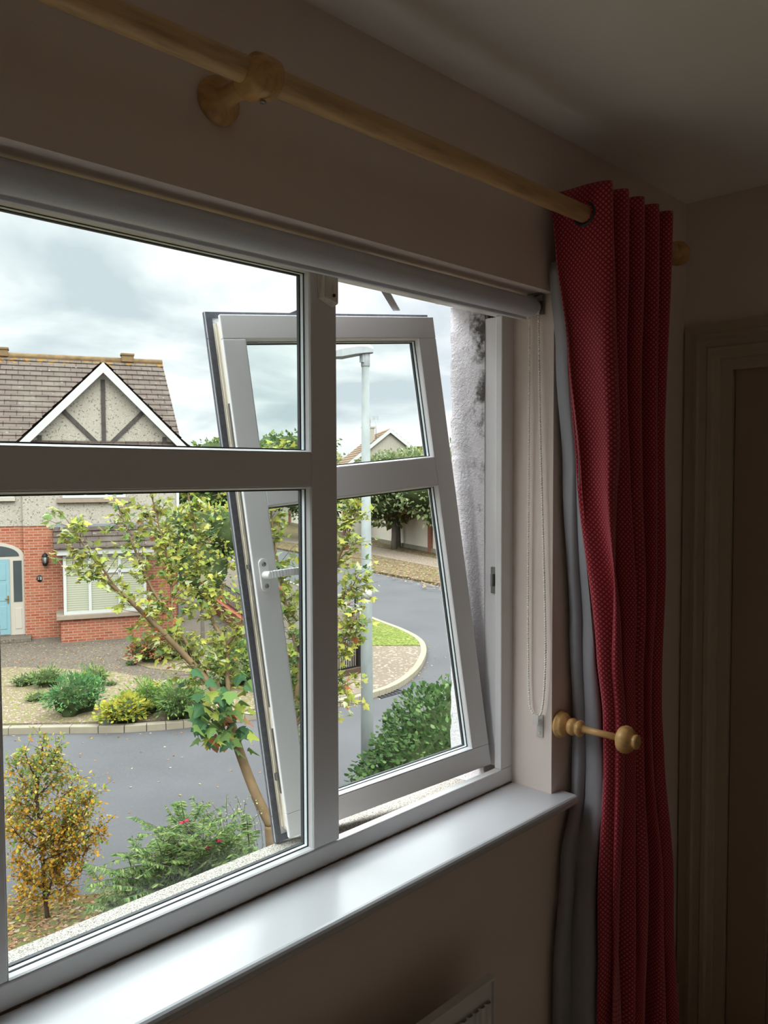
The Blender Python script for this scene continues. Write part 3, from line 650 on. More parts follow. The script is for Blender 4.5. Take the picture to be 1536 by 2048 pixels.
# kerb stones along the edge
k = MB(); 
for a, b in zip(kp, kp[1:]):
    if (b-a).length < .01: continue
    nseg = max(1, round((b-a).length/.9))
    for i in range(nseg):
        p = a.lerp(b, i/nseg); q = a.lerp(b, (i+.985)/nseg); k.beam(p+Vector((0, 0, -.04)), q+Vector((0, 0, -.04)), .15, .13)
k.build('kerb', M['kerb'], bevel=.01, kind='structure')
plate('gravel_bed', gps([(-260, 1462), (20, 1449), (250, 1445), (400, 1433), (520, 1418), (600, 1400), (560, 1372), (430, 1372), (330, 1366), (230, 1345), (120, 1338), (20, 1336), (-260, 1345)]), G+.02, M['gravel'], .05)
plate('gravel_bed', gps([(240, 1318), (300, 1300), (420, 1290), (560, 1310), (640, 1330), (620, 1372), (500, 1352), (380, 1345), (300, 1338)]), G+.018, M['gravel'], .05)
plate('footpath', gps([(846, 1294), (843, 1312), (825, 1340), (787, 1366), (738, 1383), (677, 1397), (560, 1416), (570, 1390), (660, 1362), (722, 1345), (716, 1292)]), G+.012, M['footpath'], .05)
plate('lawn', gps([(716, 1292), (845, 1291), (833, 1277), (799, 1260), (744, 1239), (690, 1214), (700, 1240)]), G+.02, M['lawn'], .06)
VERGE = [(200, 1052), (500, 1085), (640, 1112), (700, 1129), (745, 1141), (880, 1167), (1000, 1195), (1250, 1262)]
plate('verge', gps(VERGE)+[Vector((160, 60, G)), Vector((160, 180, G)), Vector((-60, 180, G))], G, M['verge'])
plate('far_footpath', gps([(560, 1074), (640, 1083), (745, 1093), (880, 1119), (1000, 1146), (1000, 1171), (880, 1137), (745, 1110), (640, 1094), (560, 1083)]), G+.015, M['footpath'], .05)
# flower bed under the window
bed = [Vector((-20, 8.6, G)), gp(-60, 1812, G), gp(12, 1804, G), gp(110, 1792, G), gp(205, 1786, G), Vector((6.5, 7.3, G)), Vector((9.5, 6.4, G)), Vector((20, 4.5, G)), Vector((20, 1.4, G)), Vector((-20, 1.4, G))]
plate('flower_bed', bed, G, M['leaflitter'])
# --- leaves
MAPLE = [(0, 0), (.22, -.04), (.50, .08), (.38, .20), (.62, .50), (.34, .46), (.24, .56), (.20, .74), (0, 1.05)]
MAPLE = [(x-0, y) for x, y in MAPLE]+[(-x, y) for x, y in MAPLE[-2:0:-1]]
OVAL = [(0, 0), (.24, .25), (.30, .5), (.2, .8), (0, 1), (-.2, .8), (-.30, .5), (-.24, .25)]
LANCE = [(0, 0), (.13, .3), (.12, .6), (0, 1), (-.12, .6), (-.13, .3)]
QUAD = [(0, 0), (.36, .4), (0, 1), (-.36, .4)]
def shade(c, r, v=.16):
    k_ = 1.25*(1+r.uniform(-v, v)); return tuple(min(1, x*k_) for x in c[:3])+(1,)
def leaf(mb, p, d, size, shape, col, r, droop=.3, flat=.6):
    d = Vector(d).normalized() if Vector(d).length > 1e-6 else Vector((1, 0, 0)); d = (d+Vector((0, 0, -droop))).normalized()
    nn = Vector((r.uniform(-1, 1)*flat, r.uniform(-1, 1)*flat, 1)); s_ = d.cross(nn)
    s_ = s_.normalized() if s_.length > 1e-4 else d.orthogonal().normalized(); up = s_.cross(d)
    mb.add([p+s_*(x*size)+d*(y*size)-up*(abs(x)*size*.35) for x, y in shape], [tuple(range(len(shape)))]); mb.c.append(col)
def rv(r): 
    while True:
        v = Vector((r.uniform(-1, 1), r.uniform(-1, 1), r.uniform(-1, 1)))
        if .01 < v.length < 1: return v
def pick(cols, r): 
    t = r.random()*sum(c[1] for c in cols)
    for c, w_ in cols:
        t -= w_
        if t <= 0: return c
    return cols[-1][0]
def branchy(root, skel, lw, ls, shape, cols, seed, spacing=.10, tl=(.25, .6), nl=(4, 8), start=.3, bark='bark', up=.3, droop=.35, tr=.006, colfn=None):
    r = random.Random(seed); wood = MB(); fol = MB(); fol.c = []
    for pts, ra_, rb_, dens in skel:
        P = smoothpath(pts, 6); L = len(P); rad = [lerp(ra_, rb_, i/(L-1)) for i in range(L)]; wood.tube(P, rad, 8)
        if dens <= 0: continue
        acc_ = 0
        for i in range(1, L):
            seg = P[i]-P[i-1]; t_ = i/(L-1); acc_ += seg.length*dens
            if t_ < start: acc_ = 0; continue
            while acc_ > spacing:
                acc_ -= spacing; o_ = P[i-1]+seg*r.random(); dd_ = (rv(r).normalized()+seg.normalized()*.7+Vector((0, 0, up))).normalized()
                ln = r.uniform(*tl)*(1.1-.4*t_); q = o_+dd_*ln*.5+rv(r)*ln*.12; e_ = o_+dd_*ln+Vector((0, 0, -.12*ln))+rv(r)*ln*.15
                wood.tube([o_, q, e_], [tr, tr*.7, tr*.4], 4, False)
                for j in range(r.randint(*nl)):
                    u_ = r.uniform(.25, 1.05); p = o_.lerp(q, u_*2) if u_ < .5 else q.lerp(e_, u_*2-1)
                    p = p+rv(r)*lw; cc = colfn(p, r) if colfn else pick(cols, r)
                    leaf(fol, p, rv(r)+dd_*.5, ls*r.uniform(.6, 1.2), shape, shade(cc, r), r, droop)
    wood.build('branches', M[bark], root); fol.build('foliage', M['leaf'], root, fix=False)
def blob(mb, c, rad, amp=.16, seed=0, sub=3):
    n0 = len(mb.v); mb.ico((0, 0, 0), 1, sub)
    for i in range(n0, len(mb.v)):
        v = mb.v[i]; k_ = 1+amp*noise.noise(v*2.2+Vector((seed, 0, 0))); mb.v[i] = Vector(c)+Vector((v.x*rad[0]*k_, v.y*rad[1]*k_, v.z*rad[2]*k_))
def bush(name, label, cat, c, rad, nleaf, ls, shape, cols, seed, group=None, core=.82, droop=.1, stem=True, low=-.2, amp=.25):
    r = random.Random(seed); c = Vector(c); base = Vector((c.x, c.y, min(c.z, c.z)))
    root = empty(name, (c.x, c.y, c.z-rad[2]*abs(low)), label=label, cat=cat, group=group); f = MB(); f.c = []
    for i in range(nleaf):
        v = rv(r).normalized()
        if v.z < low: v.z = -v.z*.5
        v.normalize(); k_ = (1+amp*noise.noise(v*2.6+Vector((seed, 0, 0))))*r.uniform(core, 1.04)
        p = c+Vector((v.x*rad[0]*k_, v.y*rad[1]*k_, v.z*rad[2]*k_)); leaf(f, p, v+rv(r)*.9, ls*r.uniform(.6, 1.25), shape, shade(pick(cols, r), r), r, droop, 1.0)
    f.build('foliage', M['leaf'], root, fix=False)
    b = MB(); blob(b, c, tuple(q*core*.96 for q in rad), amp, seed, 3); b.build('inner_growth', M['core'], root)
    return root
def tree(name, label, base, H, rad, nleaf, ls, cols, seed, trunk=.14, group=None, cz=.62, sub=5, bark='greybark'):
    r = random.Random(seed); base = Vector(base); root = empty(name, base, label=label, cat='tree', group=group)
    w_ = MB(); c = base+Vector((0, 0, H*cz)); fork = base+Vector((0, 0, H*.30)); w_.tube([base-Vector((0, 0, .1)), base+Vector((.03, 0, H*.15)), fork], [trunk, trunk*.8, trunk*.7], 8)
    clumps = []
    for i in range(sub):
        v = rv(r); cc = c+Vector((v.x*rad[0]*.62, v.y*rad[1]*.62, v.z*rad[2]*.60)); k_ = r.uniform(.45, .62)
        clumps.append((cc, Vector(rad)*k_)); w_.tube([fork, fork.lerp(cc, .5)+rv(r)*.1, cc], [trunk*.5, trunk*.35, trunk*.15], 6)
    clumps.append((c, Vector(rad)*.66))
    w_.build('trunk', M[bark], root); f = MB(); f.c = []
    for i in range(nleaf):
        cc, rr = clumps[r.randrange(len(clumps))]; v = rv(r).normalized()*r.uniform(.72, 1.1)
        p = cc+Vector((v.x*rr.x, v.y*rr.y, v.z*rr.z)); leaf(f, p, v+rv(r), ls*r.uniform(.6, 1.3), OVAL if ls < .2 else QUAD, shade(pick(cols, r), r, .22), r, .2, 1.0)
    f.build('foliage', M['leaf'], root, fix=False)
    b = MB()
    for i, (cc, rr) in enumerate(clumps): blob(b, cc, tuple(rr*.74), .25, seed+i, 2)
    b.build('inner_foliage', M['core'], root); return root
# ---------------------------------------------------------------- the brick and pebbledash house opposite
Dh = Vector((.918, -.397, 0)); Nh = Vector((.397, .918, 0))
HM = Matrix(((Dh.x, Nh.x, 0, 8.692), (Dh.y, Nh.y, 0, 22.437), (0, 0, 1, G), (0, 0, 0, 1)))
ho = empty('neighbour_house', mat=HM, label='brick and cream pebbledash house with brown tiled roof, gable and pale blue front door', cat='house')
def hb_(mb, name, mat, parent=None, **k): return mb.build(name, M[mat], parent or ho, world=False, **k)
SL, SR = -6.0, 4.24
m = MB(); m.box(.2, SR, 0, 8, 0, 3.06); m.box(SL, .2, .13, 8, 0, 3.06); hb_(m, 'brick_wall', 'brick')
m = MB(); m.box(.2, SR+.02, -.02, 8.02, 3.06, 5.30); m.box(SL, .2, .11, 8.02, 3.06, 5.30); hb_(m, 'upper_wall', 'pebbledash')
m = MB(); m.prism([(.30, 5.2), (4.30, 5.2), (2.30, 7.28)], -3.5, .02, Matrix.Rotation(R_(90), 4, 'X')); hb_(m, 'gable_wall', 'pebbledash')
m = MB(); m.prism([(SL, 0)]+[], 0, 0) if False else None
def courses(mb, p_eave, p_ridge, du, L, n, lift=.028, poly=None):
    """saw-tooth tile courses; p_eave/p_ridge are the left ends, du runs along the eave"""
    pe, pr, du = Vector(p_eave), Vector(p_ridge), Vector(du); nrm_ = du.cross(pr-pe).normalized(); tot = (pr-pe).length
    if mb.uv is None: mb.uv = []
    for i in range(n):
        a = pe.lerp(pr, i/n); b = pe.lerp(pr, (i+1)/n); al = a+nrm_*lift
        v0 = (1-i/n)*tot; v1 = (1-(i+1)/n)*tot
        vs = [a, a+du*L, al+du*L, al, b+du*L, b]
        mb.add(vs, [(0, 1, 2, 3), (3, 2, 4, 5)]); mb.uv += [(0, v0), (L, v0), (L, v0-.01), (0, v0-.01), (L, v1), (0, v1)]
m = MB(); courses(m, (SL-.2, -.32, 5.14), (SL-.2, 4.0, 8.12), (1, 0, 0), SR-SL+.36, 17); courses(m, (SR+.16, 8.32, 5.14), (SR+.16, 4.0, 8.12), (-1, 0, 0), SR-SL+.36, 17)
hb_(m, 'main_roof', 'tile', fix=False)
for s_ in (SR-.1, SL): m = MB(); m.prism([(0, 5.2), (8, 5.2), (4, 8.05)], s_, s_+.1, Matrix(((0, 0, 1, 0), (1, 0, 0, 0), (0, 1, 0, 0), (0, 0, 0, 1)))); hb_(m, 'end_wall', 'pebbledash')
m = MB(); m.tube([(SL-.2, 4, 8.12), (SR+.16, 4, 8.12)], .11, 10)
hb_(m, 'ridge_tiles', 'ridge')
for s_ in (-.42, 3.30): 
    m = MB(); m.box(s_-.19, s_+.19, 3.85, 4.15, 8.10, 8.33); m.box(s_-.21, s_+.21, 3.82, 4.18, 8.30, 8.36); hb_(m, 'ridge_vent', 'ridge')
m = MB(); m.box(SL-.2, .15, -.36, -.30, 5.02, 5.18); m.tube([(SL-.2, -.40, 5.12), (.12, -.40, 5.12)], .055, 8); hb_(m, 'gutter', 'white')
m = MB(); courses(m, (-.02, 3.3, 5.20), (2.30, 3.3, 7.55), (0, -1, 0), 3.58, 9); courses(m, (4.62, -.28, 5.20), (2.30, -.28, 7.55), (0, 1, 0), 3.58, 9); hb_(m, 'gable_roof', 'tile', fix=False)
m = MB(); m.tube([(2.3, -.28, 7.53), (2.3, 3.2, 7.53)], .07, 8); hb_(m, 'gable_ridge', 'ridge')
for sx in (-1, 1):
    m = MB(); a = Vector((2.3, -.30, 7.38)); b = Vector((2.3+sx*2.28, -.30, 5.06))
    m.add([(2.3, -.31, 7.50), (2.3, -.31, 7.22), (2.3+sx*2.12, -.31, 5.06), (2.3+sx*2.38, -.31, 5.06), (2.3, -.27, 7.50), (2.3, -.27, 7.22), (2.3+sx*2.12, -.27, 5.06), (2.3+sx*2.38, -.27, 5.06)], [(0, 1, 2, 3), (4, 5, 6, 7), (0, 1, 5, 4), (1, 2, 6, 5), (2, 3, 7, 6), (3, 0, 4, 7)]); hb_(m, 'bargeboard', 'white')
for a, b in (((2.3, 5.18), (2.3, 7.06)), ((2.22, 5.20), (1.22, 6.22)), ((2.38, 5.20), (3.36, 6.20)), ((.66, 5.15), (.66, 5.50)), ((3.93, 5.15), (3.93, 5.50)), ((.4, 5.16), (4.2, 5.16))):
    m = MB(); m.beam((a[0], -.045, a[1]), (b[0], -.045, b[1]), .11, .05, up=(0, 1, 0)); hb_(m, 'timber_beam', 'timber')
def hwindow(x0, x1, z0, z1, y, cols_, tz=None, slats=True, depth=.06):
    f = MB(); t_ = .075; f.box(x0, x1, y-depth, y, z0, z0+t_); f.box(x0, x1, y-depth, y, z1-t_, z1)
    for xx in [x0]+list(cols_)+[x1-t_]: f.box(xx, xx+t_, y-depth, y, z0+t_, z1-t_)
    if tz: f.box(x0+t_, x1-t_, y-depth, y, tz, tz+t_)
    w_ = hb_(f, 'window', 'white', label='white window frame'); MB().box(x0+t_, x1-t_, y-.02, y-.012, z0+t_, z1-t_).build('pane', M['slat' if slats else 'darkglass'], w_, world=False); return w_
hwindow(1.2, 2.85, 3.80, 4.95, -.02, (1.75, 2.3), 4.5, False); MB().box(1.05, 3.0, -.14, 0, 3.68, 3.79).build('window_sill', M['sillstone'], ho, world=False)
hwindow(-1.7, .0, 3.84, 4.95, .11, (-1.1, -.6), 4.5, False); MB().box(-1.85, .02, .0, .12, 3.74, 3.84).build('window_sill', M['cream'], ho, world=False)
# front door with side lights and fanlight
dc = -.575; m = MB(); arc = [(dc+.785*math.cos(a), 2.22+.42*math.sin(a)) for a in [math.pi*i/20 for i in range(21)]]
m.prism([(dc+.785, .12)]+arc+[(dc-.785, .12)], -.125, -.085, Matrix.Rotation(R_(90), 4, 'X')); fr_ = hb_(m, 'door_frame', 'cream')
m = MB(); arc = [(dc+.66*math.cos(a), 2.25+.30*math.sin(a)) for a in [math.pi*i/16 for i in range(17)]]; m.prism(arc, -.09, -.075, Matrix.Rotation(R_(90), 4, 'X')); hb_(m, 'fanlight', 'darkglass')
for a in (-.07, -1.29): MB().box(a, a+.21, .072, .088, 1.02, 2.13).build('side_light', M['darkglass'], ho, world=False)
for a in (-.05, -1.27): MB().box(a, a+.17, .074, .09, .28, .85).build('side_panel', M['cream'], ho, world=False, bevel=.01)
m = MB(); m.box(-.985, -.165, .055, .088, .15, 2.18); d_ = hb_(m, 'front_door', 'doorblue', label='pale blue panelled door')
for a, b in ((-.90, -.62), (-.53, -.25)):
    for z0_, z1_ in ((.30, .92), (1.06, 1.52), (1.62, 2.06)):
        MB().box(a, b, .045, .056, z0_, z1_).build('door_panel', M['doorblue'], d_, world=False, bevel=.008)
m = MB(); m.box(-.225, -.19, .03, .056, 1.0, 1.2); m.tube([(-.21, .03, 1.12), (-.21, .0, 1.12), (-.28, .0, 1.12)], .014, 8); hb_(m, 'door_handle', 'brass', d_)
m = MB(); m.box(-1.7, .35, -.45, .13, 0, .11); hb_(m, 'door_step', 'paving', bevel=.01)
# bay
m = MB(); m.box(1.09, 3.38, -.93, 0, 0, .61); hb_(m, 'bay_base', 'brick')
m = MB(); m.box(.98, 3.49, -1.03, 0, .61, .73); hb_(m, 'bay_sill', 'sillstone', bevel=.01)
m = MB(); m.box(1.17, 3.28, -.86, 0, .73, 2.33); hb_(m, 'bay_side_wall', 'white')
hwindow(1.17, 3.28, .73, 2.33, -.86, (1.79, 2.55), 1.80, True, .06)
m = MB(); m.box(1.02, 3.48, -1.06, 0, 2.32, 2.50); hb_(m, 'bay_fascia', 'white', bevel=.01)
m = MB(); courses(m, (.94, -1.14, 2.49), (.94, 0, 3.02), (1, 0, 0), 2.64, 4, .03); m.add([(.94, -1.1, 2.49), (.94, 0, 2.49), (.94, 0, 3.0)], [(0, 1, 2)]); m.uv += [(0, 0)]*3; m.add([(3.58, -1.1, 2.49), (3.58, 0, 2.49), (3.58, 0, 3.0)], [(0, 1, 2)]); m.uv += [(0, 0)]*3
hb_(m, 'bay_roof', 'tile2', fix=False)
m = MB(); m.box(.86, 3.66, -.03, 0, 2.97, 3.08); hb_(m, 'lead_flashing', 'lead')
# wall lantern, number plate, downpipe
lx, lz = .73, 2.14; m = MB(); m.lathe([(.02, -.17), (.055, -.15), (.07, -.10), (.07, -.085)], Matrix.Translation((lx, -.12, lz)), 14); m.lathe([(.085, .09), (.085, .10), (.06, .15), (.02, .18), (.01, .2)], Matrix.Translation((lx, -.12, lz)), 14)
for i in range(6): a = i*math.pi/3; m.tube([(lx+.068*math.cos(a), -.12+.068*math.sin(a), lz-.09), (lx+.075*math.cos(a), -.12+.075*math.sin(a), lz+.09)], .008, 5)
m.box(lx-.04, lx+.04, -.03, 0, lz-.1, lz+.1); m.box(lx-.01, lx+.01, -.12, -.02, lz+.1, lz+.12); la = hb_(m, 'wall_lantern', 'black')
MB().lathe([(.05, -.085), (.058, .0), (.062, .09)], Matrix.Translation((lx, -.12, lz)), 12).build('lantern_glass', M['lampglass'], la, world=False)
m = MB(); m.lathe([(.001, -.02), (.074, -.02), (.074, 0)], Matrix.Translation((.58, 0, 1.63)) @ Matrix.Diagonal((1, 1, 1.25, 1)) @ Matrix.Rotation(R_(90), 4, 'X') @ Matrix.Scale(-1, 4, (0, 0, 1)), 22); npl = hb_(m, 'number_plate', 'black')
fc = bpy.data.curves.new('house_number', 'FONT'); fc.body = '18'; fc.size = .13; fc.align_x = 'CENTER'; fc.align_y = 'CENTER'; fc.extrude = .002
tmp_ = bpy.data.objects.new('tmp', fc); me_ = bpy.data.meshes.new_from_object(tmp_); bpy.data.objects.remove(tmp_)
fo = bpy.data.objects.new('house_number', me_); COL.objects.link(fo); me_.materials.clear(); me_.materials.append(M['sticker']); fo.parent = npl; fo.matrix_local = Matrix.Translation((.58, -.024, 1.63)) @ Matrix.Rotation(R_(90), 4, 'X')
m = MB(); m.tube([(SR+.03, -.06, 0), (SR+.03, -.06, 5.1)], .04, 10); hb_(m, 'downpipe', 'white')
# ---------------------------------------------------------------- maple by the window
A = lambda l, d=9.0: [at(x_, y_, dd_) for x_, y_, dd_ in l]
mp = empty('maple_tree', gp(548, 1775, G), label='young maple with lime green leaves and forked trunk close outside the window', cat='tree')
b0 = gp(548, 1775, G); T = lambda x_, y_, d_: at(x_, y_, d_)
fk = T(541, 1650, 8.5)
skel = [([b0, T(546, 1710, 8.5), fk], .075, .065, 0),
 ([fk, T(508, 1580, 8.55), T(478, 1500, 8.6), T(460, 1440, 8.65), T(440, 1398, 8.7)], .058, .046, 0),
 ([T(440, 1398, 8.7), T(400, 1345, 8.7), T(345, 1285, 8.65), T(285, 1225, 8.6), T(235, 1180, 8.55), T(190, 1150, 8.5), T(130, 1140, 8.4)], .040, .008, .7),
 ([T(235, 1180, 8.55), T(200, 1130, 8.5), T(160, 1080, 8.5), T(133, 1038, 8.5)], .012, .004, .75),
 ([T(440, 1398, 8.7), T(405, 1340, 8.9), T(345, 1240, 9.0), T(300, 1170, 9.1), T(262, 1080, 9.1), T(235, 1010, 9.1)], .028, .006, .9),
 ([T(460, 1440, 8.65), T(455, 1350, 8.8), T(452, 1290, 8.9), T(425, 1240, 9.0), T(400, 1150, 9.2), T(390, 1060, 9.3), T(370, 960, 9.4)], .030, .007, 1.1),
 ([T(452, 1290, 8.9), T(490, 1240, 8.9), T(520, 1150, 9.0), T(500, 1050, 9.0), T(470, 960, 9.1)], .02, .006, 1.1),
 ([T(345, 1240, 9.0), T(340, 1150, 9.2), T(320, 1060, 9.3), T(300, 980, 9.3)], .016, .005, 1.1),
 ([fk, T(572, 1560, 8.6), T(590, 1450, 8.8), T(600, 1330, 8.9), T(625, 1200, 9.0), T(645, 1080, 9.1), T(640, 970, 9.1), T(610, 890, 9.1)], .05, .01, 1.1),
 ([T(590, 1450, 8.8), T(640, 1370, 8.6), T(680, 1290, 8.5), T(712, 1235, 8.4)], .018, .005, 1.2),
 ([T(600, 1330, 8.9), T(570, 1200, 9.2), T(548, 1080, 9.3), T(540, 980, 9.3), T(548, 900, 9.3)], .022, .006, 1.2),
 ([T(625, 1200, 9.0), T(670, 1130, 8.9), T(700, 1060, 8.8), T(715, 1010, 8.8)], .02, .005, 1.2),
 ([T(625, 1200, 9.0), T(665, 1210, 8.8), T(700, 1180, 8.7), T(716, 1150, 8.6)], .014, .004, 1.0),
 ([T(590, 1450, 8.8), T(640, 1420, 8.6), T(672, 1380, 8.5), T(698, 1360, 8.5)], .012, .004, .9)]
LIME, YEL, GRN, PALE, ORG, DGR = og(182, 194, 90), og(214, 208, 104), og(128, 160, 88), og(212, 216, 166), og(206, 132, 86), og(84, 124, 82)
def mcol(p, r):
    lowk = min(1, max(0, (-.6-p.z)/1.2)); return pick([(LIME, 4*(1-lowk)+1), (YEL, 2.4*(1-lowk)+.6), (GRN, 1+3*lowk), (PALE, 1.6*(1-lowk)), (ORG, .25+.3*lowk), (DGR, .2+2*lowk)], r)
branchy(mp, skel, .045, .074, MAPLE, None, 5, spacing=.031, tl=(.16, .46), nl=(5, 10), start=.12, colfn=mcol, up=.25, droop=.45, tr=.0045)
r = random.Random(8); fol = MB(); fol.c = []; tw = MB()
for i in range(95):
    c_ = T(r.uniform(385, 500), r.gauss(1432, 34), r.uniform(8.2, 8.7)); leaf(fol, c_, Vector((r.uniform(-1, 1), r.uniform(-1, .2), 0)), r.uniform(.10, .17), MAPLE, shade(pick([(DGR, 3), (GRN, 3), (LIME, 1), (ORG, .6), (YEL, .5)], r), r), r, .8)
for x_, y_ in ((375, 1405), (395, 1450), (430, 1470), (505, 1430)): tw.tube([T(462, 1445, 8.6), T((462+x_)/2, (1440+y_)/2-8, 8.5), T(x_, y_, 8.4)], [.007, .005, .003], 5)
fol.build('low_foliage', M['leaf'], mp, fix=False); tw.build('twigs', M['darkbark'], mp)
# ---------------------------------------------------------------- small birch with gold leaves
bb = gp(95, 1835, G); bi = empty('birch_sapling', bb, label='small birch with golden yellow leaves in the flower bed at bottom left', cat='tree')
db = math.hypot(bb.x, bb.y); T = lambda x_, y_, o_=0: at(x_, y_, db+o_)
skel = [([bb, T(88, 1770), T(84, 1690), T(76, 1620), T(76, 1560), T(84, 1500, .05), T(90, 1478, .05)], .024, .004, 1.0)]
r = random.Random(4)
for (x_, y_, ex, ey_) in ((92, 1810, 125, 1640), (120, 1660, 150, 1590), (88, 1740, 175, 1690), (84, 1700, 20, 1650), (84, 1690, 170, 1620), (80, 1650, 30, 1590), (80, 1640, 150, 1560), (76, 1600, 30, 1530), (76, 1590, 130, 1520), (78, 1560, 50, 1505), (78, 1550, 118, 1492), (90, 1780, 30, 1720), (92, 1790, 165, 1740), (88, 1720, 205, 1650), (86, 1700, 190, 1590), (84, 1680, 12, 1610), (92, 1800, 40, 1780)):
    o_ = r.uniform(-.45, .45); skel.append(([T(x_, y_), T((x_+ex)/2, (y_+ey_)/2+10, o_*.5), T(ex, ey_, o_)], .008, .003, 1.0))
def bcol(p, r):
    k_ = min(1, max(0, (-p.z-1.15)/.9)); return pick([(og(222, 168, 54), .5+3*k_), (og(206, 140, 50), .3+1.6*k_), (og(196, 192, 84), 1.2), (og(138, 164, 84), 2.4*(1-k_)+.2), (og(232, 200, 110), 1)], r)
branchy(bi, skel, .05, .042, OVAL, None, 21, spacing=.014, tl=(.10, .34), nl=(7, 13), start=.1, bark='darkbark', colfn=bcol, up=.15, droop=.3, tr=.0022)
# ---------------------------------------------------------------- feathery green shrub below the sill
sb = Vector((3.9, 6.4, G)); sh = empty('feathery_shrub', sb, label='bright green feathery shrub just below the left window pane', cat='shrub')
wood = MB(); fol = MB(); fol.c = []; r = random.Random(31); SG = [(og(126, 158, 88), 4), (og(156, 180, 100), 3), (og(92, 128, 78), 2), (og(184, 198, 126), 1.4)]
for i in range(330):
    ex = r.uniform(170, 520); ey_ = 1592+abs(ex-390)*.34+max(0, r.gauss(95, 62)); dd_ = r.uniform(6.6, 8.0)
    if ex < 250: ey_ += 60
    e_ = at(ex, min(ey_, 1880), dd_)
    s_ = sb+Vector((r.uniform(-.5, .7), r.uniform(-.5, .5), 0)); md = s_.lerp(e_, .55)+Vector((0, 0, .25))+rv(r)*.1
    P = smoothpath([s_, md, e_], 8); wood.tube(P, [lerp(.007, .0015, j/(len(P)-1)) for j in range(len(P))], 4)
    for j in range(5, len(P)):
        seg = P[j]-P[j-1]
        for q in range(8):
            p = P[j-1]+seg*r.random(); sd = seg.cross(Vector((0, 0, 1))).normalized()*r.choice((-1, 1)); leaf(fol, p, sd+seg.normalized()*.7, r.uniform(.035, .07), LANCE, shade(pick(SG, r), r), r, .45)
wood.build('stems', M['greybark'], sh); fol.build('foliage', M['leaf'], sh, fix=False)
fw = empty('pink_flower_stems', sb+Vector((.9, -.2, 0)), label='thin stems with tiny crimson flowers rising out of the feathery shrub', cat='flowers')
m = MB(); pet = []
for x_, y_ in ((363, 1645), (373, 1641), (437, 1681), (393, 1690), (415, 1695)):
    e_ = at(x_, y_, 6.9); m.tube([sb+Vector((.9, -.2, 0)), (sb+Vector((.9, -.2, 0))).lerp(e_, .6)+Vector((.05, 0, .1)), e_], .0025, 4); pet.append(e_)
m.build('stem', M['greybark'], fw)
for e_ in pet:
    q = MB(); q.ico(e_, (.017, .017, .011), 1)
    for a in range(5): q.ico(e_+Vector((.016*math.cos(a*1.257), .016*math.sin(a*1.257), -.003)), (.011, .011, .006), 0)
    q.build('flower', M['petal'], fw)
wd = empty('wispy_weeds', gp(470, 1745, G), label='wispy pale seed stems around the foot of the maple', cat='weeds'); m = MB(); f = MB(); f.c = []
for i in range(46):
    s_ = gp(r.uniform(420, 540), 1790, G); e_ = at(r.uniform(395, 530), r.uniform(1585, 1720), r.uniform(7.4, 8.2)); P = smoothpath([s_, s_.lerp(e_, .6)+rv(r)*.12, e_], 7); m.tube(P, .0022, 4)
    for j in range(6, len(P)): 
        for q in range(2): leaf(f, P[j]+rv(r)*.03, rv(r), r.uniform(.014, .03), QUAD, shade(pick([(og(210, 214, 160), 3), (og(150, 170, 90), 2)], r), r), r, 0, 1)
m.build('stem', M['greybark'], wd); f.build('seed_heads', M['leaf'], wd, fix=False)
# ---------------------------------------------------------------- rounded evergreen hedge bush
HG = [(og(98, 132, 76), 4), (og(124, 156, 94), 2.6), (og(72, 102, 60), 3), (og(158, 184, 122), 1)]
hc = at(925, 1560, 8.9); hc.z = G+.85
bush('rounded_hedge_bush', 'rounded glossy dark green bush by the road, seen low through the open casement', 'bush', hc, (1.15, 1.05, 1.22), 9000, .066, OVAL, HG, 9, core=.86, amp=.16, droop=.25)
# ---------------------------------------------------------------- bushes in the garden opposite
LG, MG, YG = og(158, 184, 92), og(120, 152, 92), og(200, 204, 88)
def gbush(px, py, wpx, hpx, name, label, cols, seed, n=520, ls=.09, shape=LANCE, sub=1):
    b_ = gp(px, py, G); dep = b_.length; W_ = wpx/FPX*dep/2; H_ = hpx/FPX*dep
    return bush(name, label, 'bush', (b_.x, b_.y, G+H_*.38), (W_, W_*.8, H_*.62), n, ls, shape, cols, seed, group='bushes on the gravel garden opposite' if name == 'garden_bush' else None, core=.7, amp=.5)
gbush(152, 1428, 104, 74, 'garden_bush', 'bluish green rounded bush on the gravel, directly left of the yellow one', [(og(100, 150, 96), 4), (og(130, 176, 96), 2)], 1, 1300, .10)
gbush(186, 1372, 56, 34, 'garden_bush', 'small bright green bush just behind the bluish green bush', [(LG, 3), (MG, 1)], 2, 500)
gbush(95, 1374, 58, 36, 'garden_bush', 'small mid green tuft on gravel in front of the bay window', [(MG, 3), (LG, 2)], 3, 480)
gbush(48, 1372, 44, 20, 'garden_bush', 'low sparse green tuft on gravel nearest the front door', [(MG, 2), (og(150, 160, 110), 2)], 4, 160)
gbush(75, 1402, 46, 16, 'garden_bush', 'very low pale tuft in the open gravel left of the bluish green bush', [(LG, 2), (og(150, 160, 110), 2)], 12, 120)
gbush(250, 1443, 96, 46, 'garden_bush', 'yellow tipped low bush on the gravel at the kerb', [(YG, 4), (og(222, 200, 80), 1.6), (LG, 1)], 5, 1100, .08, OVAL)
gbush(296, 1424, 96, 58, 'garden_bush', 'lime green bush between the yellow bush and the maple trunk', [(LG, 3), (og(126, 180, 70), 3)], 6, 1100, .09)
gbush(362, 1436, 104, 72, 'garden_bush', 'mid green grassy bush nearest the maple trunk by the kerb', [(MG, 3), (LG, 2), (og(84, 130, 74), 1)], 7, 1400, .10)
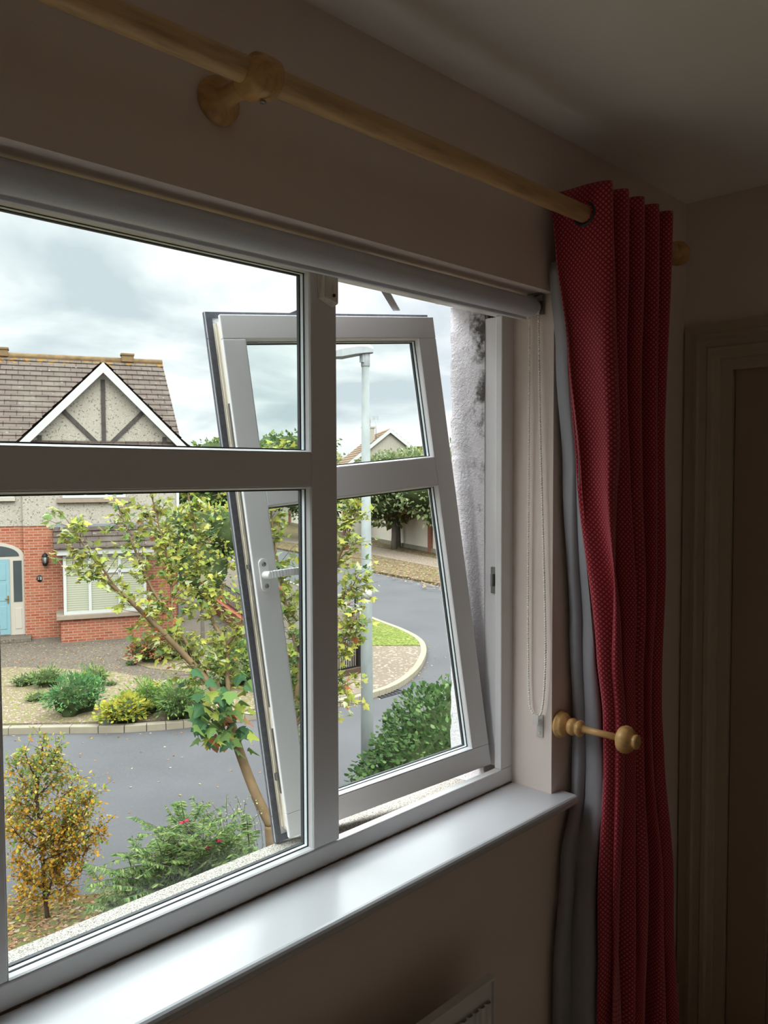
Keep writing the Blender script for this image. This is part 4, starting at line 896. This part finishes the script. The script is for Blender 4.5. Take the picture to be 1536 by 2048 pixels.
gbush(310, 1322, 92, 52, 'photinia_bush', 'rounded red-tipped bush standing on the drive right of the bay window', [(og(190, 120, 84), 3), (og(126, 140, 74), 3), (og(214, 150, 110), 1)], 8, 1300, .085, OVAL)
gbush(372, 1316, 70, 44, 'garden_bush', 'green bush right beside the red-tipped bush', [(MG, 3), (LG, 1)], 9, 700)
gbush(470, 1372, 110, 90, 'garden_bush', 'leafy green bush seen behind the maple trunk on the gravel', [(MG, 3), (LG, 2)], 10, 1300, .10, OVAL)
gbush(572, 1392, 90, 80, 'garden_bush', 'green bush behind the open casement near the kerb', [(MG, 3), (og(84, 130, 74), 2)], 13, 1000, .10, OVAL)
for a, (px, py) in enumerate(((222, 1372), (262, 1330))):
    gbush(px, py, 26, 9, 'garden_weed', ['low green weed on the gravel behind the lime green bush', 'low green weed on the drive left of the red-tipped bush'][a], [(LG, 2), (MG, 1)], 30+a, 50, .06)
m = MB(); p = gp(212, 1449, G); m.box(p.x-.07, p.x+.07, p.y-.03, p.y+.02, G, G+.17, None); m.box(p.x-.04, p.x+.03, p.y-.03, p.y+.0, G+.17, G+.22)
m.build('litter', M['paper'], bevel=.01, label='scrap of white litter at the kerb left of the yellow bush', cat='litter')
# thin young tree in that garden
tree('garden_tree', 'slim young tree standing behind the maple in the garden opposite', gp(404, 1312, G), 4.4, (1.25, 1.2, 1.5), 2200, .13, [(LIME, 3), (YEL, 2), (GRN, 2), (PALE, 1)], 41, .06, cz=.62)
# ---------------------------------------------------------------- boundary of the garden: brick wall, pier, railing
pw = empty('garden_wall', gp(430, 1236, G), label='low red brick garden wall with railing behind the maple', cat='wall')
a, b = gp(436, 1226, G), gp(540, 1310, G); MB().beam(a+Vector((0, 0, .21)), b+Vector((0, 0, .21)), .22, .42).build('brickwork', M['brick'], pw)
MB().beam(a+Vector((0, 0, .45)), b+Vector((0, 0, .45)), .28, .06).build('coping', M['terracotta'], pw)
def rail(mb, a, b, z0, z1, n):
    for zz_ in (z0, z1): mb.beam(Vector((a.x, a.y, G+zz_)), Vector((b.x, b.y, G+zz_)), .035, .03)
    for i in range(n+1):
        p_ = a.lerp(b, i/n); mb.tube([(p_.x, p_.y, G+z0), (p_.x, p_.y, G+z1+.0)], .010, 5)
m = MB(); rail(m, a, b, .52, 1.05, 40); m.build('railing', M['black'], pw)
pi_ = empty('gate_pier', gp(430, 1214, G), label='red brick pier with white cap behind the maple', cat='pier'); p = gp(430, 1214, G)
MB().box(p.x-.2, p.x+.2, p.y-.2, p.y+.2, G, G+1.42).build('shaft', M['brick'], pi_)
m = MB(); c4 = [(-.36, -.36), (.36, -.36), (.36, .36), (-.36, .36)]; m.add([(p.x+x_, p.y+y_, G+1.42) for x_, y_ in c4]+[(p.x+x_, p.y+y_, G+1.48) for x_, y_ in c4]+[(p.x, p.y, G+1.66)], [(3, 2, 1, 0), (0, 1, 5, 4), (1, 2, 6, 5), (2, 3, 7, 6), (3, 0, 4, 7), (4, 5, 8), (5, 6, 8), (6, 7, 8), (7, 4, 8)]); m.build('cap', M['white'], pi_)
rl = empty('iron_railing', gp(717, 1345, G), label='black iron railing on a dark plinth beside the lamp post', cat='railing')
a, b, c_ = gp(717, 1345, G), gp(600, 1372, G), gp(712, 1232, G)
m = MB(); rail(m, a, b, .16, .80, 26); m.build('railing_bars', M['black'], rl); m = MB(); rail(m, a, c_, .16, .80, 60); m.build('railing_bars', M['black'], rl)
for p in (a, b, c_): MB().box(p.x-.035, p.x+.035, p.y-.035, p.y+.035, G, G+.88).build('post', M['black'], rl)
m = MB(); m.beam(a+Vector((0, 0, .07)), b+Vector((0, 0, .07)), .22, .14); m.build('plinth', M['darkbark'], rl, label='dark stone plinth'); m = MB(); m.beam(a+Vector((0, 0, .07)), c_+Vector((0, 0, .07)), .22, .14); m.build('plinth', M['darkbark'], rl)
# drain
dp = gp(772, 1386, RG); m = MB()
for i in range(7): m.box(dp.x-.35+i*.11, dp.x-.30+i*.11, dp.y-.2, dp.y+.2, RG, RG+.012)
m.box(dp.x-.4, dp.x+.4, dp.y-.24, dp.y-.2, RG, RG+.012); m.box(dp.x-.4, dp.x+.4, dp.y+.2, dp.y+.24, RG, RG+.012); m.build('drain_grate', M['black'], label='dark iron drain grate in the road at the kerb', cat='drain')
# ---------------------------------------------------------------- street lamp
lb = gp(735, 1640, RG); ld = math.hypot(lb.x, lb.y); lt = at(729.5, 696, ld).z
sl = empty('street_lamp', lb, label='galvanised street lamp post with flat lantern head and white band', cat='street lamp')
def hz_at(px, py): return at(px, py, ld)
m = MB(); zt1 = at(730, 732, ld).z; m.tube([(lb.x, lb.y, RG), (lb.x, lb.y, RG+1.2), (lb.x, lb.y, zt1)], [.084, .082, .049], 20); m.build('pole', M['galv'], sl)
z0_, z1_ = at(735, 1198, ld).z, at(735, 1178, ld).z; rb_ = lerp(.082, .049, (z0_-RG-1.2)/(zt1-RG-1.2))+.002; MB().lathe([(rb_, z0_), (rb_, z1_)], Matrix.Translation((lb.x, lb.y, 0)), 20).build('band', M['sticker'], sl)
m = MB(); m.lathe([(.050, zt1-.01), (.057, zt1), (.057, zt1+.16), (.048, zt1+.18)], Matrix.Translation((lb.x, lb.y, 0)), 20); m.box(lb.x-.075, lb.x-.04, lb.y-.03, lb.y+.03, zt1+.04, zt1+.14); m.build('spigot', M['lampwhite'], sl)
hd = MB(); ax = Vector((-math.cos(YAW), math.sin(YAW), 0))*.9+Vector((.2, -.25, 0)); ax.normalize(); sd = Vector((-ax.y, ax.x, 0)); hz0 = zt1+.185
prof_ = [(-.10, .05, -.02, .05), (-.02, .09, -.03, .10), (.12, .12, -.05, .11), (.30, .13, -.085, .08), (.42, .10, -.085, .03), (.48, .05, -.075, -.02)]
vs = []
for u_, w_, zl, zh in prof_:
    for s_, zf in ((-1, zl), (-1, lerp(zl, zh, .6)), (-.55, zh), (.55, zh), (1, lerp(zl, zh, .6)), (1, zl)): vs.append(Vector((lb.x, lb.y, hz0))+ax*u_+sd*(w_*s_)+Vector((0, 0, zf)))
n = 6; hd.add(vs, [(i*n+k, i*n+(k+1) % n, (i+1)*n+(k+1) % n, (i+1)*n+k) for i in range(len(prof_)-1) for k in range(n)]+[tuple(range(n)), tuple(range((len(prof_)-1)*n, len(prof_)*n))])
hd_ = hd.build('lantern_head', M['lampwhite'], sl, bevel=.006)
m = MB(); m.lathe([(.03, 0), (.03, .05), (.02, .06)], Matrix.Translation((lb.x, lb.y, hz0+.085)), 12); m.build('photocell', M['lampwhite'], hd_)
# ---------------------------------------------------------------- far side of the road: rendered wall with brick piers
A0, B0 = gp(700, 1072, G), gp(870, 1105, G); dw = (B0-A0).normalized(); a, b = A0-dw*34, B0+dw*30
bw = empty('boundary_wall', A0, label='long cream rendered boundary wall with brick piers beyond the side road', cat='wall')
MB().beam(a+Vector((0, 0, 1.2)), b+Vector((0, 0, 1.2)), .2, 2.4).build('rendered_wall', M['boundary'], bw)
m = MB(); m.beam(a+Vector((0, 0, .1))-Vector((.1, .1, 0)), b+Vector((0, 0, .1))-Vector((.1, .1, 0)), .3, .25); m.build('plinth', M['kerb'], bw)
P1, P2 = gp(790, 1091, G), gp(858, 1104, G); sp_ = (P2-P1).length; P1 = A0+dw*((P1-A0).dot(dw))
for i in range(-5, 5):
    p = P1+dw*(sp_*i); q = MB(); q.beam(p-dw*.2+Vector((0, 0, 1.28))-Vector((.08, .12, 0)), p+dw*.2+Vector((0, 0, 1.28))-Vector((.08, .12, 0)), .42, 2.56); q.build('pier', M['brick'], bw)
OL, OG_ = og(160, 166, 96), og(110, 134, 80)
TC = [(og(156, 172, 116), 3), (og(126, 148, 98), 2), (og(190, 194, 146), 2)]
tree('street_tree', 'leafy tree with a pale trunk on the verge in front of the boundary wall', gp(788, 1098, G), 5.6, (3.6, 2.8, 2.3), 3800, .26, TC, 51, .20, group='street trees before the boundary wall', sub=7, cz=.68)
tree('street_tree', 'spreading tree at the edge of the casement glass before the boundary wall', gp(905, 1112, G), 5.6, (3.3, 2.8, 2.3), 3200, .26, TC, 52, .20, group='street trees before the boundary wall', sub=7, cz=.68)
tree('street_tree', 'tree on the verge seen between mullion and lamp post', gp(655, 1082, G), 5.0, (3.4, 3, 2.0), 2400, .26, TC, 53, .20, group='street trees before the boundary wall', sub=6, cz=.66)
AC = [(og(176, 168, 96), 3), (og(150, 156, 88), 3), (og(190, 150, 96), 1), (og(130, 146, 90), 2)]
def fartree(px, py, dist, W_, seed, label, cols, grp='trees along the horizon', H=None):
    p = at(px, 950, dist); top = at(px, py, dist).z; return tree('distant_tree', label, (p.x, p.y, G), top-G, (W_, W_, (top-G)*.36), 1500, .42, cols, seed, .2, group=grp, cz=.64, sub=6)
far = [(395, 872, 75, 4.5, 'bushy tree rising right beside the opposite roof edge'), (452, 895, 95, 5, 'low dark tree just left of the open casement frame'),
 (528, 868, 80, 4.5, 'bushy green tree seen through the upper casement glass'), (590, 848, 74, 4.5, 'taller dark tree seen just left of the mullion'),
 (700, 902, 98, 7, 'brownish autumn tree right of the mullion on the horizon'), (640, 890, 90, 6, 'tree on the horizon hidden mostly behind the mullion'),
 (795, 893, 50, 3.2, 'sparse yellowish tree in front of the far gable'), (852, 897, 48, 2.6, 'small yellowish tree under the far roof'), (915, 880, 60, 5, 'tree right of the far house behind the wall edge'), (480, 912, 60, 5, 'green tree above the side road behind the casement'), (345, 905, 66, 5, 'tree behind the end of the opposite house')]
for i, (px, py, d_, W_, lb_) in enumerate(far): fartree(px, py, d_, W_, 70+i, lb_, AC if i in (4, 5, 6, 7) else [(og(126, 148, 84), 3), (og(96, 124, 76), 3), (og(160, 176, 96), 2)])
# ---------------------------------------------------------------- far house with chimney
fp = at(780, 857, 62); ap = fp.z; hx = Vector((.80, -.60, 0)); hy = Vector((.60, .80, 0))
FM = Matrix(((hx.x, hy.x, 0, fp.x), (hx.y, hy.y, 0, fp.y), (0, 0, 1, G), (0, 0, 0, 1))); fh = empty('distant_house', mat=FM, label='pale gabled house with brick-orange ridge and chimney on the horizon', cat='house')
H = ap-G; hw = 4.2; sl_ = .80; ez = H-hw*sl_
m = MB(); m.add([(-hw, 0, 0), (hw, 0, 0), (hw, 0, ez), (0, 0, H-.15), (-hw, 0, ez), (-hw, 9, 0), (hw, 9, 0), (hw, 9, ez), (0, 9, H-.15), (-hw, 9, ez)], [(0, 1, 2, 3, 4), (5, 9, 8, 7, 6), (0, 5, 6, 1), (1, 6, 7, 2), (4, 9, 5, 0)]); m.build('wall', M['pebbledash'], fh, world=False)
m = MB(); courses(m, (hw+.3, -.2, ez-.3*sl_), (0, -.2, H), (0, 1, 0), 9.6, 16, .03); courses(m, (-hw-.3, 9.4, ez-.3*sl_), (0, 9.4, H), (0, -1, 0), 9.6, 16, .03); m.build('roof', M['tile3'], fh, world=False, fix=False)
for sx in (-1, 1): m = MB(); m.beam((0, -.22, H-.14), (sx*(hw+.3), -.22, ez-.3*sl_-.14), .06, .26, up=(0, 1, 0)) if False else m.add([(0, -.25, H), (0, -.25, H-.32), (sx*(hw+.3), -.25, ez-.3*sl_-.32), (sx*(hw+.3), -.25, ez-.3*sl_), (0, -.2, H), (0, -.2, H-.32), (sx*(hw+.3), -.2, ez-.3*sl_-.32), (sx*(hw+.3), -.2, ez-.3*sl_)], [(0, 1, 2, 3), (4, 5, 6, 7), (0, 1, 5, 4), (1, 2, 6, 5), (2, 3, 7, 6), (3, 0, 4, 7)]); m.build('bargeboard', M['white'], fh, world=False)
cx_ = -1.35; m = MB(); m.box(cx_-.55, cx_+.35, 1.2, 1.9, 0, H+.16); m.box(cx_-.60, cx_+.40, 1.15, 1.95, H+.10, H+.22); chm = m.build('chimney', M['pebbledash'], fh, world=False)
m = MB(); m.lathe([(.16, H+.2), (.15, H+.5), (.17, H+.55), (.12, H+.95), (.13, H+.98)], Matrix.Translation((cx_-.1, 1.5, 0)), 12); m.build('chimney_pot', M['terracotta'], chm, world=False)
m = MB(); m.tube([(cx_+.5, 1.5, H-.8), (cx_+.5, 1.5, H+.9)], .03, 6); m.box(cx_+.25, cx_+.7, 1.48, 1.52, H+.75, H+1.05); m.build('aerial', M['lampwhite'], fh, world=False)
m = MB(); m.box(2.0, 2.5, -.05, 0, ez+.2, ez+1.0); m.build('window', M['darkglass'], fh, world=False)
# ---------------------------------------------------------------- fallen leaves lying about
f = MB(); f.c = []; r = random.Random(77); FL = [(og(236, 214, 180), 3), (og(214, 160, 120), 2), (og(200, 130, 84), 1), (og(226, 200, 90), 1)]
def drop(p, z, s_): leaf(f, Vector((p.x, p.y, z+.006)), Vector((r.uniform(-1, 1), r.uniform(-1, 1), .0)), s_, OVAL, pick(FL, r), r, -.08, .12)
for i in range(len(kp)-1):
    a, b = kp[i], kp[i+1]
    if a.length > 45: continue
    tdir = (b-a).normalized(); nn = Vector((tdir.y, -tdir.x, 0))
    for j in range(int((b-a).length*6)): drop(a.lerp(b, r.random())+nn*(.09+abs(r.gauss(0, .16))), RG, r.uniform(.04, .08))
for i in range(170): p = gp(r.uniform(-40, 900), r.uniform(1465, 1640) if r.random() < .5 else r.uniform(1180, 1460), RG); (drop(p, RG if True else G, r.uniform(.04, .07)))
for i in range(1500): p = gp(r.uniform(-40, 420), r.uniform(1285, 1372), G); drop(p, G, r.uniform(.04, .07))
for i in range(500): p = gp(r.uniform(-100, 560), r.uniform(1795, 1960), G); drop(p, G, r.uniform(.04, .08))
for i in range(2600): p = gp(r.uniform(560, 960), r.uniform(1085, 1180), G); (drop(p, G+.01, r.uniform(.08, .16)) if (p-gp(745, 1141, G)).dot(Vector((dw.y, -dw.x, 0))*(1 if (A0-gp(745, 1141, G)).dot(Vector((dw.y, -dw.x, 0))) > 0 else -1)) > -.3 else None)
f.build('fallen_leaves', M['leaf'], kind='stuff', label='pale fallen leaves scattered over drive, road and flower bed', cat='leaves', fix=False)
